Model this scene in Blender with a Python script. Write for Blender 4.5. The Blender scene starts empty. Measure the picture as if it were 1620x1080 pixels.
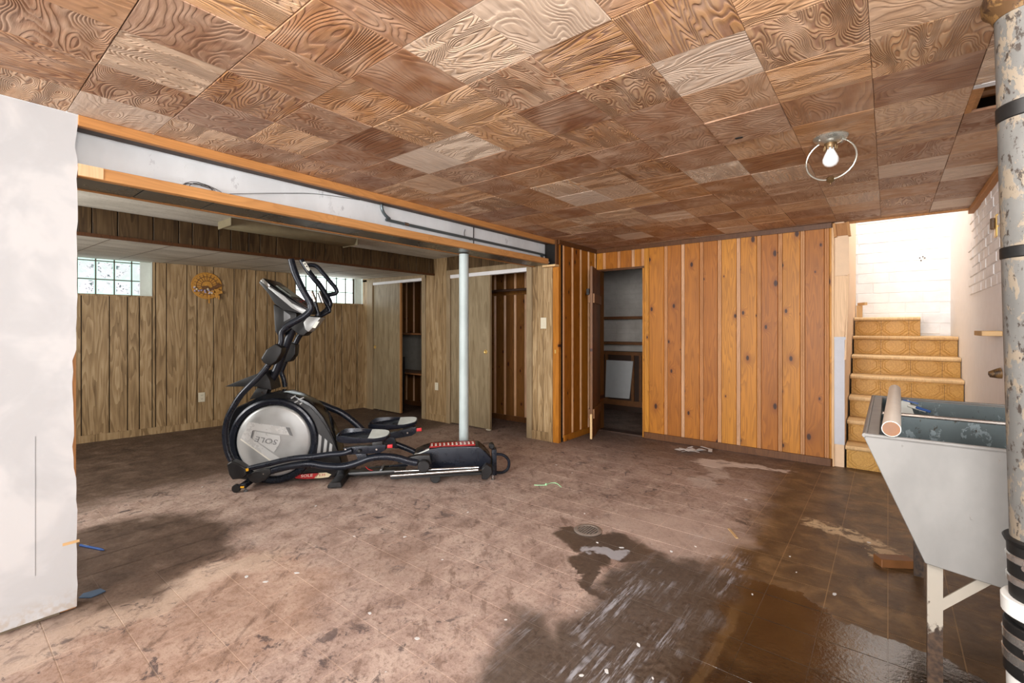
import bpy, bmesh, math, random
from mathutils import Vector, Matrix, noise as mnoise
random.seed(7)
sc = bpy.context.scene

# ---------------------------------------------------------------- camera
FPX, CYP, YAW, CH = 742.8, 517.8, 0.6754, 1.233
cam = bpy.data.objects.new('camera', bpy.data.cameras.new('camera'))
sc.collection.objects.link(cam)
cam.location = (0, 0, CH)
cam.rotation_euler = (math.pi/2, 0, YAW)
cam.data.sensor_width = 36.0
cam.data.lens = FPX/1620*36.0
cam.data.shift_y = -(540-CYP)/1620
cam.data.clip_start = 0.02
sc.camera = cam
# ---------------------------------------------------------------- world, lights, exposure
sc.view_settings.view_transform = 'Standard'
sc.view_settings.look = 'None'
sc.view_settings.exposure = 0.48
sc.view_settings.gamma = 1.0
sc.view_settings.use_curve_mapping = False
world = bpy.data.worlds.new('world'); sc.world = world; world.use_nodes = True
world.node_tree.nodes['Background'].inputs[0].default_value = (0.93, 0.97, 1.0, 1)
world.node_tree.nodes['Background'].inputs[1].default_value = 1.1
def area(name, loc, target, sx, sy, power, col=(1, 1, 1)):
    l = bpy.data.lights.new(name, 'AREA'); l.shape = 'RECTANGLE'; l.size = sx; l.size_y = sy
    l.energy = power; l.color = col
    o = bpy.data.objects.new(name, l); sc.collection.objects.link(o); o.location = loc
    o.rotation_euler = (Vector(target)-Vector(loc)).to_track_quat('-Z', 'Y').to_euler()
    return o
area('stairwell_daylight', (0.1, 6.1, 3.9), (0.1, 6.2, 0), 0.8, 1.6, 31, (1, 0.98, 0.95))
area('rear_fill', (-1.1, -4.6, 1.25), (-1.1, 3.0, 1.25), 3.1, 1.9, 320, (1, 0.98, 0.96))  # added fill far behind the camera, for a flatter falloff
area('overhead_fill', (-0.9, 0.1, 2.08), (-1.7, 2.6, 0.2), 0.5, 0.5, 22, (1, 0.95, 0.88))  # added fill near the camera, out of view
area('side_window_daylight', (0.50, 0.25, 1.65), (-0.75, 2.3, 2.0), 0.9, 0.7, 60, (1, 0.99, 0.98))
area('side_room_fill', (-4.6, -0.95, 1.5), (-4.9, 2.5, 1.2), 1.6, 0.9, 66, (1, 0.97, 0.92))  # added fill hidden behind the partition, brightens the side room

# ---------------------------------------------------------------- pixel helpers (1620 x 1080)
cC, sC = math.cos(YAW), math.sin(YAW)
def ray(px, py):
    u = (px-810)/FPX; v = -(py-CYP)/FPX
    return Vector((-sC+cC*u, cC+sC*u, v))
CO = Vector((0, 0, CH))
def hit(px, py, p0, n):
    d = ray(px, py); n = Vector(n)
    return CO+d*((Vector(p0)-CO).dot(n)/d.dot(n))
def onz(px, py, z=0.0): return hit(px, py, (0, 0, z), (0, 0, 1))
class Fr:
    """wall frame: origin, tangent; normal N points into the room"""
    def __init__(s, o, t):
        s.O = Vector((o[0], o[1], 0)); s.T = Vector((t[0], t[1], 0)).normalized()
        s.N = Vector((s.T.y, -s.T.x, 0)); s.a = math.atan2(s.T.y, s.T.x)
    def w(s, t, n, z): return s.O+s.T*t+s.N*n+Vector((0, 0, z))
    def px(s, px, py, n=0.0):
        p = hit(px, py, s.w(0, n, 0), s.N)-s.O
        return p.dot(s.T), p.z
    def off(s, n): 
        f = Fr((0, 0), s.T[:2]); f.O = s.O+s.N*n; return f
FAR = Fr((-6.83, 0), (0.12, 1))
CLO = Fr((0, 4.215), (1, 0))
BACK = Fr((0, 5.04), (1, 0))
RET = Fr((-2.738, 0), (0, 1))
LEFT = Fr((-2.77, 0), (0, 1))
SOF = Fr((-4.7, 0), (0, 1))
RIGHT = Fr((0.53, 0), (0, -1))
ZC = 2.165

# ---------------------------------------------------------------- materials
def lin(c): return c/12.92 if c <= 0.04045 else ((c+0.055)/1.055)**2.4
def rgb(r, g, b): return (lin(r/255), lin(g/255), lin(b/255), 1)
class NT:
    def __init__(s, name, rough=0.6, metal=0.0, spec=0.5):
        s.m = bpy.data.materials.new(name); s.m.use_nodes = True
        s.t = s.m.node_tree; s.b = s.t.nodes['Principled BSDF']
        s.b.inputs['Roughness'].default_value = rough; s.b.inputs['Metallic'].default_value = metal
        s.b.inputs['Specular IOR Level'].default_value = spec
    def n(s, typ, **k):
        nd = s.t.nodes.new(typ)
        for a, v in k.items(): setattr(nd, a, v)
        return nd
    def put(s, sock, v):
        if v is None: return
        if isinstance(v, bpy.types.NodeSocket): s.t.links.new(v, sock)
        else:
            if sock.type == 'RGBA' and len(v) == 3: v = (*v, 1)
            sock.default_value = v
    def M(s, op, a, b=None, c=None, clamp=False):
        nd = s.n('ShaderNodeMath', operation=op, use_clamp=clamp)
        for i, v in enumerate((a, b, c)): s.put(nd.inputs[i], v)
        return nd.outputs[0]
    def V(s, op, a, b=None):
        nd = s.n('ShaderNodeVectorMath', operation=op)
        s.put(nd.inputs[0], a)
        if op == 'SCALE': s.put(nd.inputs[3], b)
        else: s.put(nd.inputs[1], b)
        return nd.outputs[1] if op in ('LENGTH', 'DISTANCE', 'DOT_PRODUCT') else nd.outputs[0]
    def noise(s, v, scale=5.0, detail=3.0, rough=0.55, dist=0.0, color=False):
        nd = s.n('ShaderNodeTexNoise'); s.put(nd.inputs['Vector'], v)
        s.put(nd.inputs['Scale'], scale); s.put(nd.inputs['Detail'], detail)
        s.put(nd.inputs['Roughness'], rough); s.put(nd.inputs['Distortion'], dist)
        return nd.outputs[1] if color else nd.outputs[0]
    def vor(s, v, scale=5.0, feature='F1', out='Distance', rnd=1.0, dim='3D'):
        nd = s.n('ShaderNodeTexVoronoi', feature=feature, voronoi_dimensions=dim); s.put(nd.inputs['Vector'], v)
        s.put(nd.inputs['Scale'], scale); s.put(nd.inputs['Randomness'], rnd); return nd.outputs[out]
    def ramp(s, f, stops, interp='LINEAR'):
        nd = s.n('ShaderNodeValToRGB'); s.put(nd.inputs[0], f); r = nd.color_ramp; r.interpolation = interp
        while len(r.elements) < len(stops): r.elements.new(0.5)
        for e, (p, c) in zip(r.elements, stops): e.position = p; e.color = c if len(c) == 4 else (*c, 1)
        return nd.outputs[0]
    def mix(s, f, a, b, blend='MIX'):
        nd = s.n('ShaderNodeMix', data_type='RGBA', blend_type=blend, clamp_factor=True)
        s.put(nd.inputs['Factor'], f); s.put(nd.inputs[6], a); s.put(nd.inputs[7], b); return nd.outputs[2]
    def mr(s, v, a, b, c=0.0, d=1.0, smooth=True):
        nd = s.n('ShaderNodeMapRange', interpolation_type='SMOOTHSTEP' if smooth else 'LINEAR')
        s.put(nd.inputs[0], v); s.put(nd.inputs[1], a); s.put(nd.inputs[2], b); s.put(nd.inputs[3], c); s.put(nd.inputs[4], d)
        return nd.outputs[0]
    def sep(s, v): nd = s.n('ShaderNodeSeparateXYZ'); s.put(nd.inputs[0], v); return nd.outputs
    def comb(s, x, y, z):
        nd = s.n('ShaderNodeCombineXYZ'); s.put(nd.inputs[0], x); s.put(nd.inputs[1], y); s.put(nd.inputs[2], z); return nd.outputs[0]
    def obj(s): return s.n('ShaderNodeTexCoord').outputs['Object']
    def pos(s): return s.n('ShaderNodeNewGeometry').outputs['Position']
    def rnd(s): return s.n('ShaderNodeObjectInfo').outputs['Random']
    def orand(s, amt=40.0):
        r = s.rnd(); return s.V('ADD', s.obj(), s.comb(s.M('MULTIPLY', r, amt), s.M('MULTIPLY', r, amt*1.7), s.M('MULTIPLY', r, amt*0.6)))
    def col(s, c): s.put(s.b.inputs['Base Color'], c)
    def rough(s, r): s.put(s.b.inputs['Roughness'], r)
    def bump(s, h, strength=0.4, dist=0.01):
        nd = s.n('ShaderNodeBump'); s.put(nd.inputs['Height'], h)
        s.put(nd.inputs['Strength'], strength); s.put(nd.inputs['Distance'], dist)
        s.t.links.new(nd.outputs[0], s.b.inputs['Normal'])
MAT = {}
def plain(name, c, rough=0.5, metal=0.0, var=0.12, scale=14.0, bump=0.0, spec=0.5):
    q = NT(name, rough, metal, spec); v = q.orand()
    f = q.noise(v, scale, 4, 0.6)
    c = rgb(*c); dk = tuple(x*(1-var) for x in c[:3]); lt = tuple(min(1, x*(1+var)) for x in c[:3])
    q.col(q.ramp(f, [(0.3, dk), (0.7, lt)]))
    q.rough(q.mr(f, 0.3, 0.7, max(0.02, rough-0.06), min(1, rough+0.06)))
    if bump: q.bump(f, bump, 0.004)
    MAT[name] = q.m; return q

def m_plywood():
    q = NT('etched_plywood', 0.5, 0, 0.4); o = q.obj(); r = q.rnd()
    r2 = q.M('FRACT', q.M('MULTIPLY', r, 17.31)); r3 = q.M('FRACT', q.M('MULTIPLY', r, 71.7))
    x, y, z = q.sep(o)
    # contour lines of a stretched noise field read as cathedral grain (grain runs along local x)
    fx = q.M('ADD', q.M('MULTIPLY', x, q.mr(r2, 0, 1, 1.0, 2.6)), q.M('MULTIPLY', r, 61.0))
    fy = q.M('ADD', q.M('MULTIPLY', y, q.mr(r3, 0, 1, 3.5, 6.5)), q.M('MULTIPLY', r2, 37.0))
    field = q.noise(q.comb(fx, fy, r3), 1.25, 1.6, 0.5, 0.25)
    fine = q.noise(q.comb(q.M('MULTIPLY', x, 6), q.M('MULTIPLY', y, 60), r), 1.0, 3, 0.6)
    ph = q.M('ADD', q.M('MULTIPLY', field, q.mr(r3, 0, 1, 26, 46)), q.M('MULTIPLY', fine, 0.5))
    ring = q.M('FRACT', ph)
    ridge = q.M('MULTIPLY', q.mr(ring, 0.0, 0.62), q.mr(ring, 0.78, 0.99, 1, 0))
    base = q.ramp(r, [(0.0, rgb(118, 76, 52)), (0.15, rgb(148, 102, 70)), (0.3, rgb(138, 102, 84)), (0.42, rgb(170, 122, 80)),
                      (0.54, rgb(130, 92, 72)), (0.66, rgb(184, 142, 106)), (0.8, rgb(194, 162, 134)), (1.0, rgb(210, 194, 178))])
    light = q.ramp(r2, [(0.0, rgb(206, 156, 100)), (0.4, rgb(190, 140, 94)), (0.7, rgb(212, 178, 140)), (1.0, rgb(216, 196, 174))])
    amt = q.M('MULTIPLY', ridge, q.mr(q.M('POWER', r3, 1.6), 0.0, 1.0, 0.12, 0.8))
    c = q.mix(amt, base, light)
    c = q.mix(q.M('MULTIPLY', q.mr(fine, 0.35, 0.75), 0.35), c, rgb(92, 54, 34))
    blot = q.noise(q.V('ADD', o, q.comb(r, r2, r3)), 7, 3)
    c = q.mix(q.M('MULTIPLY', q.mr(blot, 0.35, 0.75), 0.34), c, rgb(214, 190, 168))
    q.col(c); q.rough(q.mr(ridge, 0, 1, 0.62, 0.42))
    q.bump(q.M('ADD', q.M('MULTIPLY', ridge, q.mr(r3, 0, 1, 0.35, 1.0)), q.M('MULTIPLY', fine, 0.25)), 0.75, 0.004)
    MAT['ply'] = q.m
m_plywood()

def m_pine(key, lo, mid, hi, knots=True, rough=0.5, var=0.5, horiz=False):
    q = NT('knotty_pine_'+key, rough, 0, 0.3); r = q.rnd(); o = q.obj()
    if horiz: ox_, oy_, oz_ = q.sep(o); o = q.comb(oz_, ox_, oy_)
    v = q.V('ADD', o, q.comb(q.M('MULTIPLY', r, 31), q.M('MULTIPLY', r, 17), q.M('MULTIPLY', r, 53)))
    x, y, z = q.sep(v)
    kz = q.comb(q.M('ADD', q.M('MULTIPLY', x, 4.6), q.M('MULTIPLY', r, 3.3)), q.M('MULTIPLY', z, 2.5), 0.0)
    ksz = q.sep(q.vor(kz, 1.0, out='Color', rnd=0.95, dim='2D'))[0]
    kd = q.M('DIVIDE', q.vor(kz, 1.0, rnd=0.95, dim='2D'), q.mr(ksz, 0.0, 1.0, 0.25, 1.15, False))
    warp = q.M('MULTIPLY', q.mr(kd, 0.0, 0.35, 1, 0), 0.05)
    fld = q.noise(q.comb(q.M('MULTIPLY', q.M('ADD', x, warp), 9), q.M('MULTIPLY', y, 9), q.M('MULTIPLY', z, 0.7)), 1.0, 2, 0.5, 0.2)
    ring = q.M('FRACT', q.M('MULTIPLY', fld, 16))
    line = q.M('MULTIPLY', q.mr(ring, 0.2, 0.9), q.mr(ring, 0.92, 1.0, 1, 0))
    fine = q.noise(q.comb(q.M('MULTIPLY', x, 120), q.M('MULTIPLY', y, 120), q.M('MULTIPLY', z, 3)), 1.0, 3, 0.6)
    c = q.ramp(r, [(0, rgb(*lo)), (0.5, rgb(*mid)), (1, rgb(*hi))])
    dark = q.mix(0.62, c, rgb(lo[0]*0.55, lo[1]*0.45, lo[2]*0.4))
    c = q.mix(q.M('MULTIPLY', line, var), c, dark)
    c = q.mix(q.M('MULTIPLY', q.mr(fine, 0.45, 0.75), 0.3), c, dark)
    big = q.noise(q.comb(q.M('MULTIPLY', x, 5), y, q.M('MULTIPLY', z, 1.6)), 1.0, 3)
    c = q.mix(q.M('MULTIPLY', q.mr(big, 0.45, 0.8), 0.45), c, dark)
    if knots:
        kn = q.mr(kd, 0.045, 0.085, 1, 0); halo = q.mr(kd, 0.07, 0.22, 1, 0)
        c = q.mix(q.M('MULTIPLY', halo, 0.45), c, rgb(120, 62, 22)); c = q.mix(kn, c, rgb(58, 28, 14))
    q.col(c); q.bump(q.M('ADD', q.M('MULTIPLY', line, 0.3), fine), 0.12, 0.002)
    MAT[key] = q.m
m_pine('pine', (158, 94, 28), (180, 114, 34), (196, 134, 44), rough=0.45)
m_pine('pinemold', (204, 150, 104), (212, 166, 124), (222, 184, 150), knots=False, rough=0.3, var=0.3)
m_pine('pinedoor', (104, 66, 30), (120, 78, 36), (136, 90, 42))
m_pine('fir', (176, 124, 74), (186, 134, 82), (196, 146, 92), knots=False, rough=0.6, var=0.35)
m_pine('firh', (178, 122, 68), (188, 132, 76), (196, 142, 86), knots=False, rough=0.6, var=0.3, horiz=True)
m_pine('trimbrown', (92, 58, 32), (100, 64, 36), (108, 70, 40), knots=False, rough=0.4)
m_pine('nosing', (206, 168, 116), (216, 180, 130), (222, 190, 142), knots=False, rough=0.5, var=0.3)
m_pine('stairtrim', (222, 184, 140), (226, 190, 150), (230, 196, 158), knots=False, rough=0.55, var=0.2)

def m_panel(key, a, b, c_, rough=0.42, contrast=1.0):
    q = NT('wood_panelling_'+key, rough, 0, 0.35); v = q.orand(23)
    x, y, z = q.sep(v)
    f1 = q.noise(q.comb(q.M('MULTIPLY', x, 15), q.M('MULTIPLY', y, 15), q.M('MULTIPLY', z, 1.8)), 1.0, 4, 0.6, 0.8)
    fld = q.noise(q.comb(q.M('MULTIPLY', x, 9), q.M('MULTIPLY', y, 9), q.M('MULTIPLY', z, 1.0)), 1.0, 2, 0.5, 0.3)
    ring = q.M('FRACT', q.M('MULTIPLY', fld, 9)); ring = q.mr(ring, 0.1, 0.9)
    fine = q.noise(q.comb(q.M('MULTIPLY', x, 90), q.M('MULTIPLY', y, 90), q.M('MULTIPLY', z, 5)), 1.0, 2, 0.6)
    s = q.M('ADD', q.M('MULTIPLY', f1, 0.6), q.M('ADD', q.M('MULTIPLY', ring, 0.16*contrast), q.M('MULTIPLY', fine, 0.2)))
    q.col(q.ramp(s, [(0.28, rgb(*a)), (0.5, rgb(*b)), (0.72, rgb(*c_))]))
    q.bump(fine, 0.08, 0.002); MAT[key] = q.m
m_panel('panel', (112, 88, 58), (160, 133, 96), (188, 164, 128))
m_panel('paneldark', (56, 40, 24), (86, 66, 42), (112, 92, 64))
m_panel('slidedoor', (120, 104, 78), (154, 138, 110), (176, 160, 132), contrast=0.5)
m_panel('jamb', (132, 112, 84), (158, 138, 108), (176, 158, 128), contrast=0.4)

def m_drywall():
    q = NT('patched_drywall', 0.85, 0, 0.2); p = q.pos()
    x, y, z = q.sep(p)
    n1 = q.noise(p, 3.2, 4, 0.55, 0.4); n2 = q.noise(p, 40, 4)
    c = q.ramp(n1, [(0.44, rgb(184, 185, 187)), (0.5, rgb(188, 189, 191)), (0.58, rgb(198, 198, 199))])
    c = q.mix(q.M('MULTIPLY', q.mr(n2, 0.55, 0.8), 0.15), c, rgb(200, 200, 200))
    low = q.M('MULTIPLY', q.mr(z, 0.02, 0.12, 1, 0), q.mr(n2, 0.4, 0.65))
    c = q.mix(q.M('MULTIPLY', low, 0.5), c, rgb(170, 150, 128))
    q.col(c); q.bump(q.M('ADD', q.M('MULTIPLY', n1, .3), q.M('MULTIPLY', n2, 0.1)), 0.1, 0.006); MAT['drywall'] = q.m
m_drywall()
def m_whitebrick(key, lo, hi, chip):
    q = NT('painted_brick_'+key, 0.6, 0, 0.3); p = q.pos()
    n1 = q.noise(p, 5, 5, 0.6); n2 = q.noise(p, 34, 4, 0.65); n3 = q.noise(p, 9, 6, 0.7)
    c = q.ramp(n1, [(0.3, rgb(*lo)), (0.7, rgb(*hi))])
    c = q.mix(q.M('MULTIPLY', q.mr(n3, 0.64, 0.72), q.mr(n2, 0.5, 0.62)), c, rgb(*chip))
    q.col(c); q.bump(q.M('ADD', n2, n1), 0.35, 0.006); MAT[key] = q.m
m_whitebrick('brick', (226, 226, 228), (244, 244, 246), (150, 130, 112))
m_whitebrick('storebrick', (188, 182, 174), (210, 205, 198), (130, 112, 96))
def m_plaster():
    q = NT('stained_ceiling_board', 0.75, 0, 0.25); p = q.pos(); x, y, z = q.sep(p)
    n1 = q.noise(q.comb(q.M('MULTIPLY', x, 6), q.M('MULTIPLY', y, 1.5), z), 1.0, 5, 0.65); n2 = q.noise(p, 60, 3)
    c = q.ramp(n1, [(0.3, rgb(176, 172, 160)), (0.5, rgb(206, 202, 190)), (0.7, rgb(224, 220, 210))])
    c = q.mix(q.M('MULTIPLY', q.mr(n2, 0.5, 0.8), 0.4), c, rgb(134, 128, 116))
    q.col(c); q.bump(n2, 0.3, 0.004); MAT['plaster'] = q.m
m_plaster()

def m_floor(key, joint=False):
    q = NT('worn_vinyl_'+key, 0.6, 0, 0.5); p = q.pos(); x, y, z = q.sep(p)
    P2 = q.comb(x, y, 0.0)
    w1 = q.noise(P2, 4.0, 4, 0.6); w2 = q.noise(q.V('ADD', P2, (7, 3, 0)), 4.0, 4, 0.6)
    wx = q.M('ADD', x, q.M('MULTIPLY', q.M('SUBTRACT', w1, 0.5), 0.42)); wy = q.M('ADD', y, q.M('MULTIPLY', q.M('SUBTRACT', w2, 0.5), 0.42))
    def ell(cx, cy, rx, ry, rot=0.0, e0=0.8, e1=1.15, warped=True):
        X, Y = (wx, wy) if warped else (x, y)
        dx, dy = q.M('SUBTRACT', X, cx), q.M('SUBTRACT', Y, cy)
        c, s = math.cos(rot), math.sin(rot)
        a = q.M('DIVIDE', q.M('ADD', q.M('MULTIPLY', dx, c), q.M('MULTIPLY', dy, s)), rx)
        b = q.M('DIVIDE', q.M('SUBTRACT', q.M('MULTIPLY', dy, c), q.M('MULTIPLY', dx, s)), ry)
        d = q.M('SQRT', q.M('ADD', q.M('MULTIPLY', a, a), q.M('MULTIPLY', b, b)))
        return q.mr(d, e0, e1, 1, 0)
    mul = lambda *a: a[0] if len(a) == 1 else q.M('MULTIPLY', a[0], mul(*a[1:]))
    mx = lambda *a: a[0] if len(a) == 1 else q.M('MAXIMUM', a[0], mx(*a[1:]))
    big = q.noise(P2, 1.1, 4, 0.6); med = q.noise(P2, 6, 5, 0.65, 0.5); fine = q.noise(P2, 45, 4, 0.7)
    c = q.ramp(med, [(0.28, rgb(136, 114, 104)), (0.48, rgb(178, 155, 144)), (0.7, rgb(204, 184, 172))])
    c = q.mix(q.M('MULTIPLY', q.mr(fine, 0.48, 0.68), 0.55), c, rgb(116, 92, 78))
    ff = q.noise(P2, 150, 3, 0.7); c = q.mix(q.M('MULTIPLY', q.mr(ff, 0.5, 0.7), 0.35), c, rgb(96, 76, 64))
    c = q.mix(q.M('MULTIPLY', q.mr(ff, 0.46, 0.3), 0.3), c, rgb(222, 200, 184))
    c = q.mix(q.M('MULTIPLY', q.mr(big, 0.5, 0.7), 0.35), c, rgb(134, 108, 92))
    # rusty tint near the partition and a pale dusty band along its foot
    c = q.mix(q.M('MULTIPLY', ell(-2.35, 0.75, 0.55, 0.55), 0.22), c, rgb(184, 138, 98))
    c = q.mix(mul(ell(-2.62, 0.2, 0.16, 1.0), 0.55), c, rgb(206, 186, 168))
    # black scuffs, stretched diagonally
    sv = q.comb(q.M('ADD', q.M('MULTIPLY', x, 7), q.M('MULTIPLY', y, -7)), q.M('ADD', q.M('MULTIPLY', x, 22), q.M('MULTIPLY', y, 22)), 0.0)
    sc1 = q.noise(q.V('ADD', P2, (3, 9, 0)), 9, 6, 0.75, 0.8); sc2 = q.noise(P2, 1.7, 2)
    sc4 = q.noise(q.V('ADD', P2, (13, 5, 0)), 22, 6, 0.8, 1.2)
    scuff = mx(mul(q.mr(sc1, 0.55, 0.63), q.mr(sc2, 0.42, 0.6)), mul(q.mr(sc4, 0.57, 0.63), q.mr(q.noise(P2, 2.6, 3), 0.46, 0.58)))
    c = q.mix(mul(scuff, 0.8), c, rgb(70, 62, 66))
    sc3 = q.noise(sv, 0.5, 5, 0.7); c = q.mix(mul(q.mr(sc3, 0.54, 0.66), 0.55), c, rgb(104, 82, 70))
    # pale paint specks
    spk = q.vor(P2, 14, rnd=1.0); spm = mul(q.mr(spk, 0.05, 0.075, 1, 0), q.mr(q.noise(P2, 3, 2), 0.5, 0.6))
    c = q.mix(spm, c, rgb(205, 200, 198))
    if joint: c = q.mix(0.38, c, rgb(208, 184, 162))
    # far side: muddy grime, with side room and partition shade painted in
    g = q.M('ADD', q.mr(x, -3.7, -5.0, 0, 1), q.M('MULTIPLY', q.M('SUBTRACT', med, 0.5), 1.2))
    dirt_shade = mx(q.mr(g, 0.15, 0.75), mul(ell(-3.25, 0.62, 0.62, 0.62), 0.95), mul(q.mr(q.M('ADD', y, q.M('MULTIPLY', med, 0.8)), 4.0, 5.3), 0.8))
    grime_shade = q.ramp(med, [(0.3, rgb(50, 36, 28)), (0.55, rgb(78, 60, 48)), (0.75, rgb(108, 88, 76))])
    c = q.mix(mul(dirt_shade, 0.93), c, grime_shade)
    # brown damp on the stair side
    ex = q.M('ADD', x, q.M('MULTIPLY', q.M('SUBTRACT', w1, 0.5), 0.3))
    damp = mul(q.mr(ex, -0.86, -0.56), q.mr(y, 5.3, 4.2, 0.75, 1.0))
    dcol = q.ramp(med, [(0.3, rgb(66, 46, 26)), (0.5, rgb(94, 70, 44)), (0.72, rgb(136, 106, 72))])
    if joint: dcol = q.mix(0.45, dcol, rgb(176, 140, 96))
    c = q.mix(damp, c, dcol)
    # drain stain with its run-off
    drain = mx(ell(-1.36, 2.42, 0.17, 0.13, 0.3), ell(-1.16, 2.43, 0.2, 0.13, 0.2), ell(-1.25, 2.2, 0.12, 0.1), ell(-1.1, 2.02, 0.05, 0.17, 0.5), ell(-1.2,2.12,.12,.03,0.2))
    # dark scraped stripe running towards the stairs, with grey mortar streaks
    strip = mul(q.mr(ex, -1.12, -1.0), q.mr(ex, -0.42, -0.56), q.mr(wy, 2.62, 2.45))
    strip = mx(strip, mul(q.mr(q.M('ADD',ex,q.M('MULTIPLY',q.M('SUBTRACT',y,1.5),.35)), -1.3, -1.15), q.mr(wy, 1.75, 1.5), q.mr(ex, -0.2, -0.5)))
    dk = q.ramp(fine, [(0.3, rgb(52, 42, 36)), (0.6, rgb(86, 74, 64)), (0.8, rgb(110, 100, 94))])
    c = q.mix(mul(mx(drain, strip), 0.93), c, dk)
    st = q.noise(q.comb(q.M('MULTIPLY', x, 34), q.M('MULTIPLY', y, 2.2), 0.0), 1.0, 5, 0.7); st2 = q.noise(P2, 5.5, 3)
    streak = mul(mx(strip, mul(q.mr(ex,-.95,-.8), q.mr(ex,-.5,-.62), q.mr(wy, 3.2, 2.9))), q.mr(q.M('ADD', st, q.M('MULTIPLY', q.M('SUBTRACT', q.noise(q.comb(q.M('MULTIPLY', x, 150), q.M('MULTIPLY', y, 12), 0.0), 1.0, 3, 0.7), 0.5), 0.6)), 0.48, 0.66), q.mr(st2, 0.4, 0.58))
    c = q.mix(mul(streak, q.mr(q.noise(P2, 2.2, 2), 0.42, 0.58, 0.15, 0.8)), c, rgb(172, 174, 182))
    # wet patch in the near right corner
    wet = mul(q.mr(ex, -0.62, -0.5), q.mr(q.M('ADD', wy, q.M('MULTIPLY', x, 0.3)), 2.42, 2.38))
    c = q.mix(mul(wet, 0.9), c, q.ramp(med, [(0.3, rgb(24, 15, 9)), (0.7, rgb(52, 36, 20))]))
    gl = mul(q.mr(q.M('ABSOLUTE', q.M('SUBTRACT', q.M('ADD',x,q.M('MULTIPLY',q.M('SUBTRACT',w1,.5),.06)), -0.515)), 0.012, 0.03, 1, 0), q.mr(y, 2.35, 2.2), q.mr(st2, 0.35, 0.5))
    c = q.mix(mul(gl, 0.2), c, rgb(150, 118, 78))
    # spilled plaster smears
    sm = mul(mx(ell(-0.2, 3.46, 0.22, 0.07, -0.35), ell(-0.03, 3.33, 0.07, 0.13, 0.3)), q.mr(sc1, 0.42, 0.55))
    sm2 = mul(mx(ell(-1.2, 4.5, 0.26, 0.12, 0.2), ell(-0.95, 4.62, 0.3, 0.07), mul(ell(-1.15, 4.1, 0.1, 0.4), 0.5)), q.mr(med, 0.32, 0.48))
    c = q.mix(mul(sm, 0.85), c, rgb(212, 186, 148)); c = q.mix(mul(sm2, 0.9), c, rgb(212, 200, 192))
    film = mul(ell(-1.22, 2.33, 0.1, 0.055, 0.2, warped=True), 1.0)
    c = q.mix(mul(film, 0.85), c, rgb(176, 176, 182))
    pale = mul(ell(-1.0, 2.85, 0.42, 0.3, 0.3), 0.5); c = q.mix(pale, c, rgb(192, 170, 158))
    q.col(c)
    ro = q.mr(fine, 0.3, 0.7, 0.5, 0.72)
    ro = q.mix(mul(damp, 0.6), ro, (0.34, 0.34, 0.34)); ro = q.mix(mul(drain, 0.8), ro, (0.3, 0.3, 0.3)); ro = q.mix(wet, ro, (0.13, 0.13, 0.13))
    q.put(q.b.inputs['Specular IOR Level'], q.mr(mx(wet, mul(drain, .6)), 0, 1, 0.4, 1.0))
    q.rough(ro)
    rip = q.noise(q.comb(q.M('ADD', q.M('MULTIPLY', x, 60), q.M('MULTIPLY', y, 20)), q.M('SUBTRACT', q.M('MULTIPLY', y, 60), q.M('MULTIPLY', x, 20)), 0.0), 1.0, 3, 0.6)
    q.bump(q.M('ADD', q.M('ADD', q.M('MULTIPLY', fine, q.mr(wet, 0, 1, 1, .3)), med), q.M('MULTIPLY', q.M('MULTIPLY', rip, wet), 0.5)), 0.25, 0.006); MAT[key] = q.m
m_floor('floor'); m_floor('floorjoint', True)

def m_riser():
    q = NT('octagon_vinyl', 0.45, 0, 0.4); x, y, z = q.sep(q.obj())
    u = q.M('SUBTRACT', q.M('FRACT', q.M('DIVIDE', x, 0.228)), 0.5); v = q.M('SUBTRACT', q.M('FRACT', q.M('DIVIDE', z, 0.19)), 0.5)
    au, av = q.M('ABSOLUTE', u), q.M('ABSOLUTE', v)
    d1 = q.M('ADD', au, av); d2 = q.M('MAXIMUM', au, av)
    oc = q.M('MAXIMUM', d2, q.M('MULTIPLY', d1, 0.72))
    def line(d, r, w): return q.mr(q.M('ABSOLUTE', q.M('SUBTRACT', d, r)), 0.0, w, 1, 0)
    ln = q.M('MAXIMUM', line(oc, 0.36, 0.022), q.M('MAXIMUM', line(d1, 0.66, 0.022), q.M('MAXIMUM', line(oc, 0.44, 0.018), line(d1, 0.84, 0.03))))
    fn = q.noise(q.obj(), 110, 3, 0.7); md = q.noise(q.pos(), 6, 4)
    c = q.ramp(fn, [(0.35, rgb(176, 128, 52)), (0.65, rgb(206, 160, 78))])
    c = q.mix(q.M('MULTIPLY', ln, 0.55), c, rgb(150, 104, 40))
    c = q.mix(q.M('MULTIPLY', q.mr(md, 0.55, 0.75), 0.25), c, rgb(140, 94, 38))
    q.col(c); q.bump(q.M('ADD', ln, q.M('MULTIPLY', fn, 0.4)), 0.4, 0.003); MAT['riser'] = q.m
m_riser()
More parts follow.
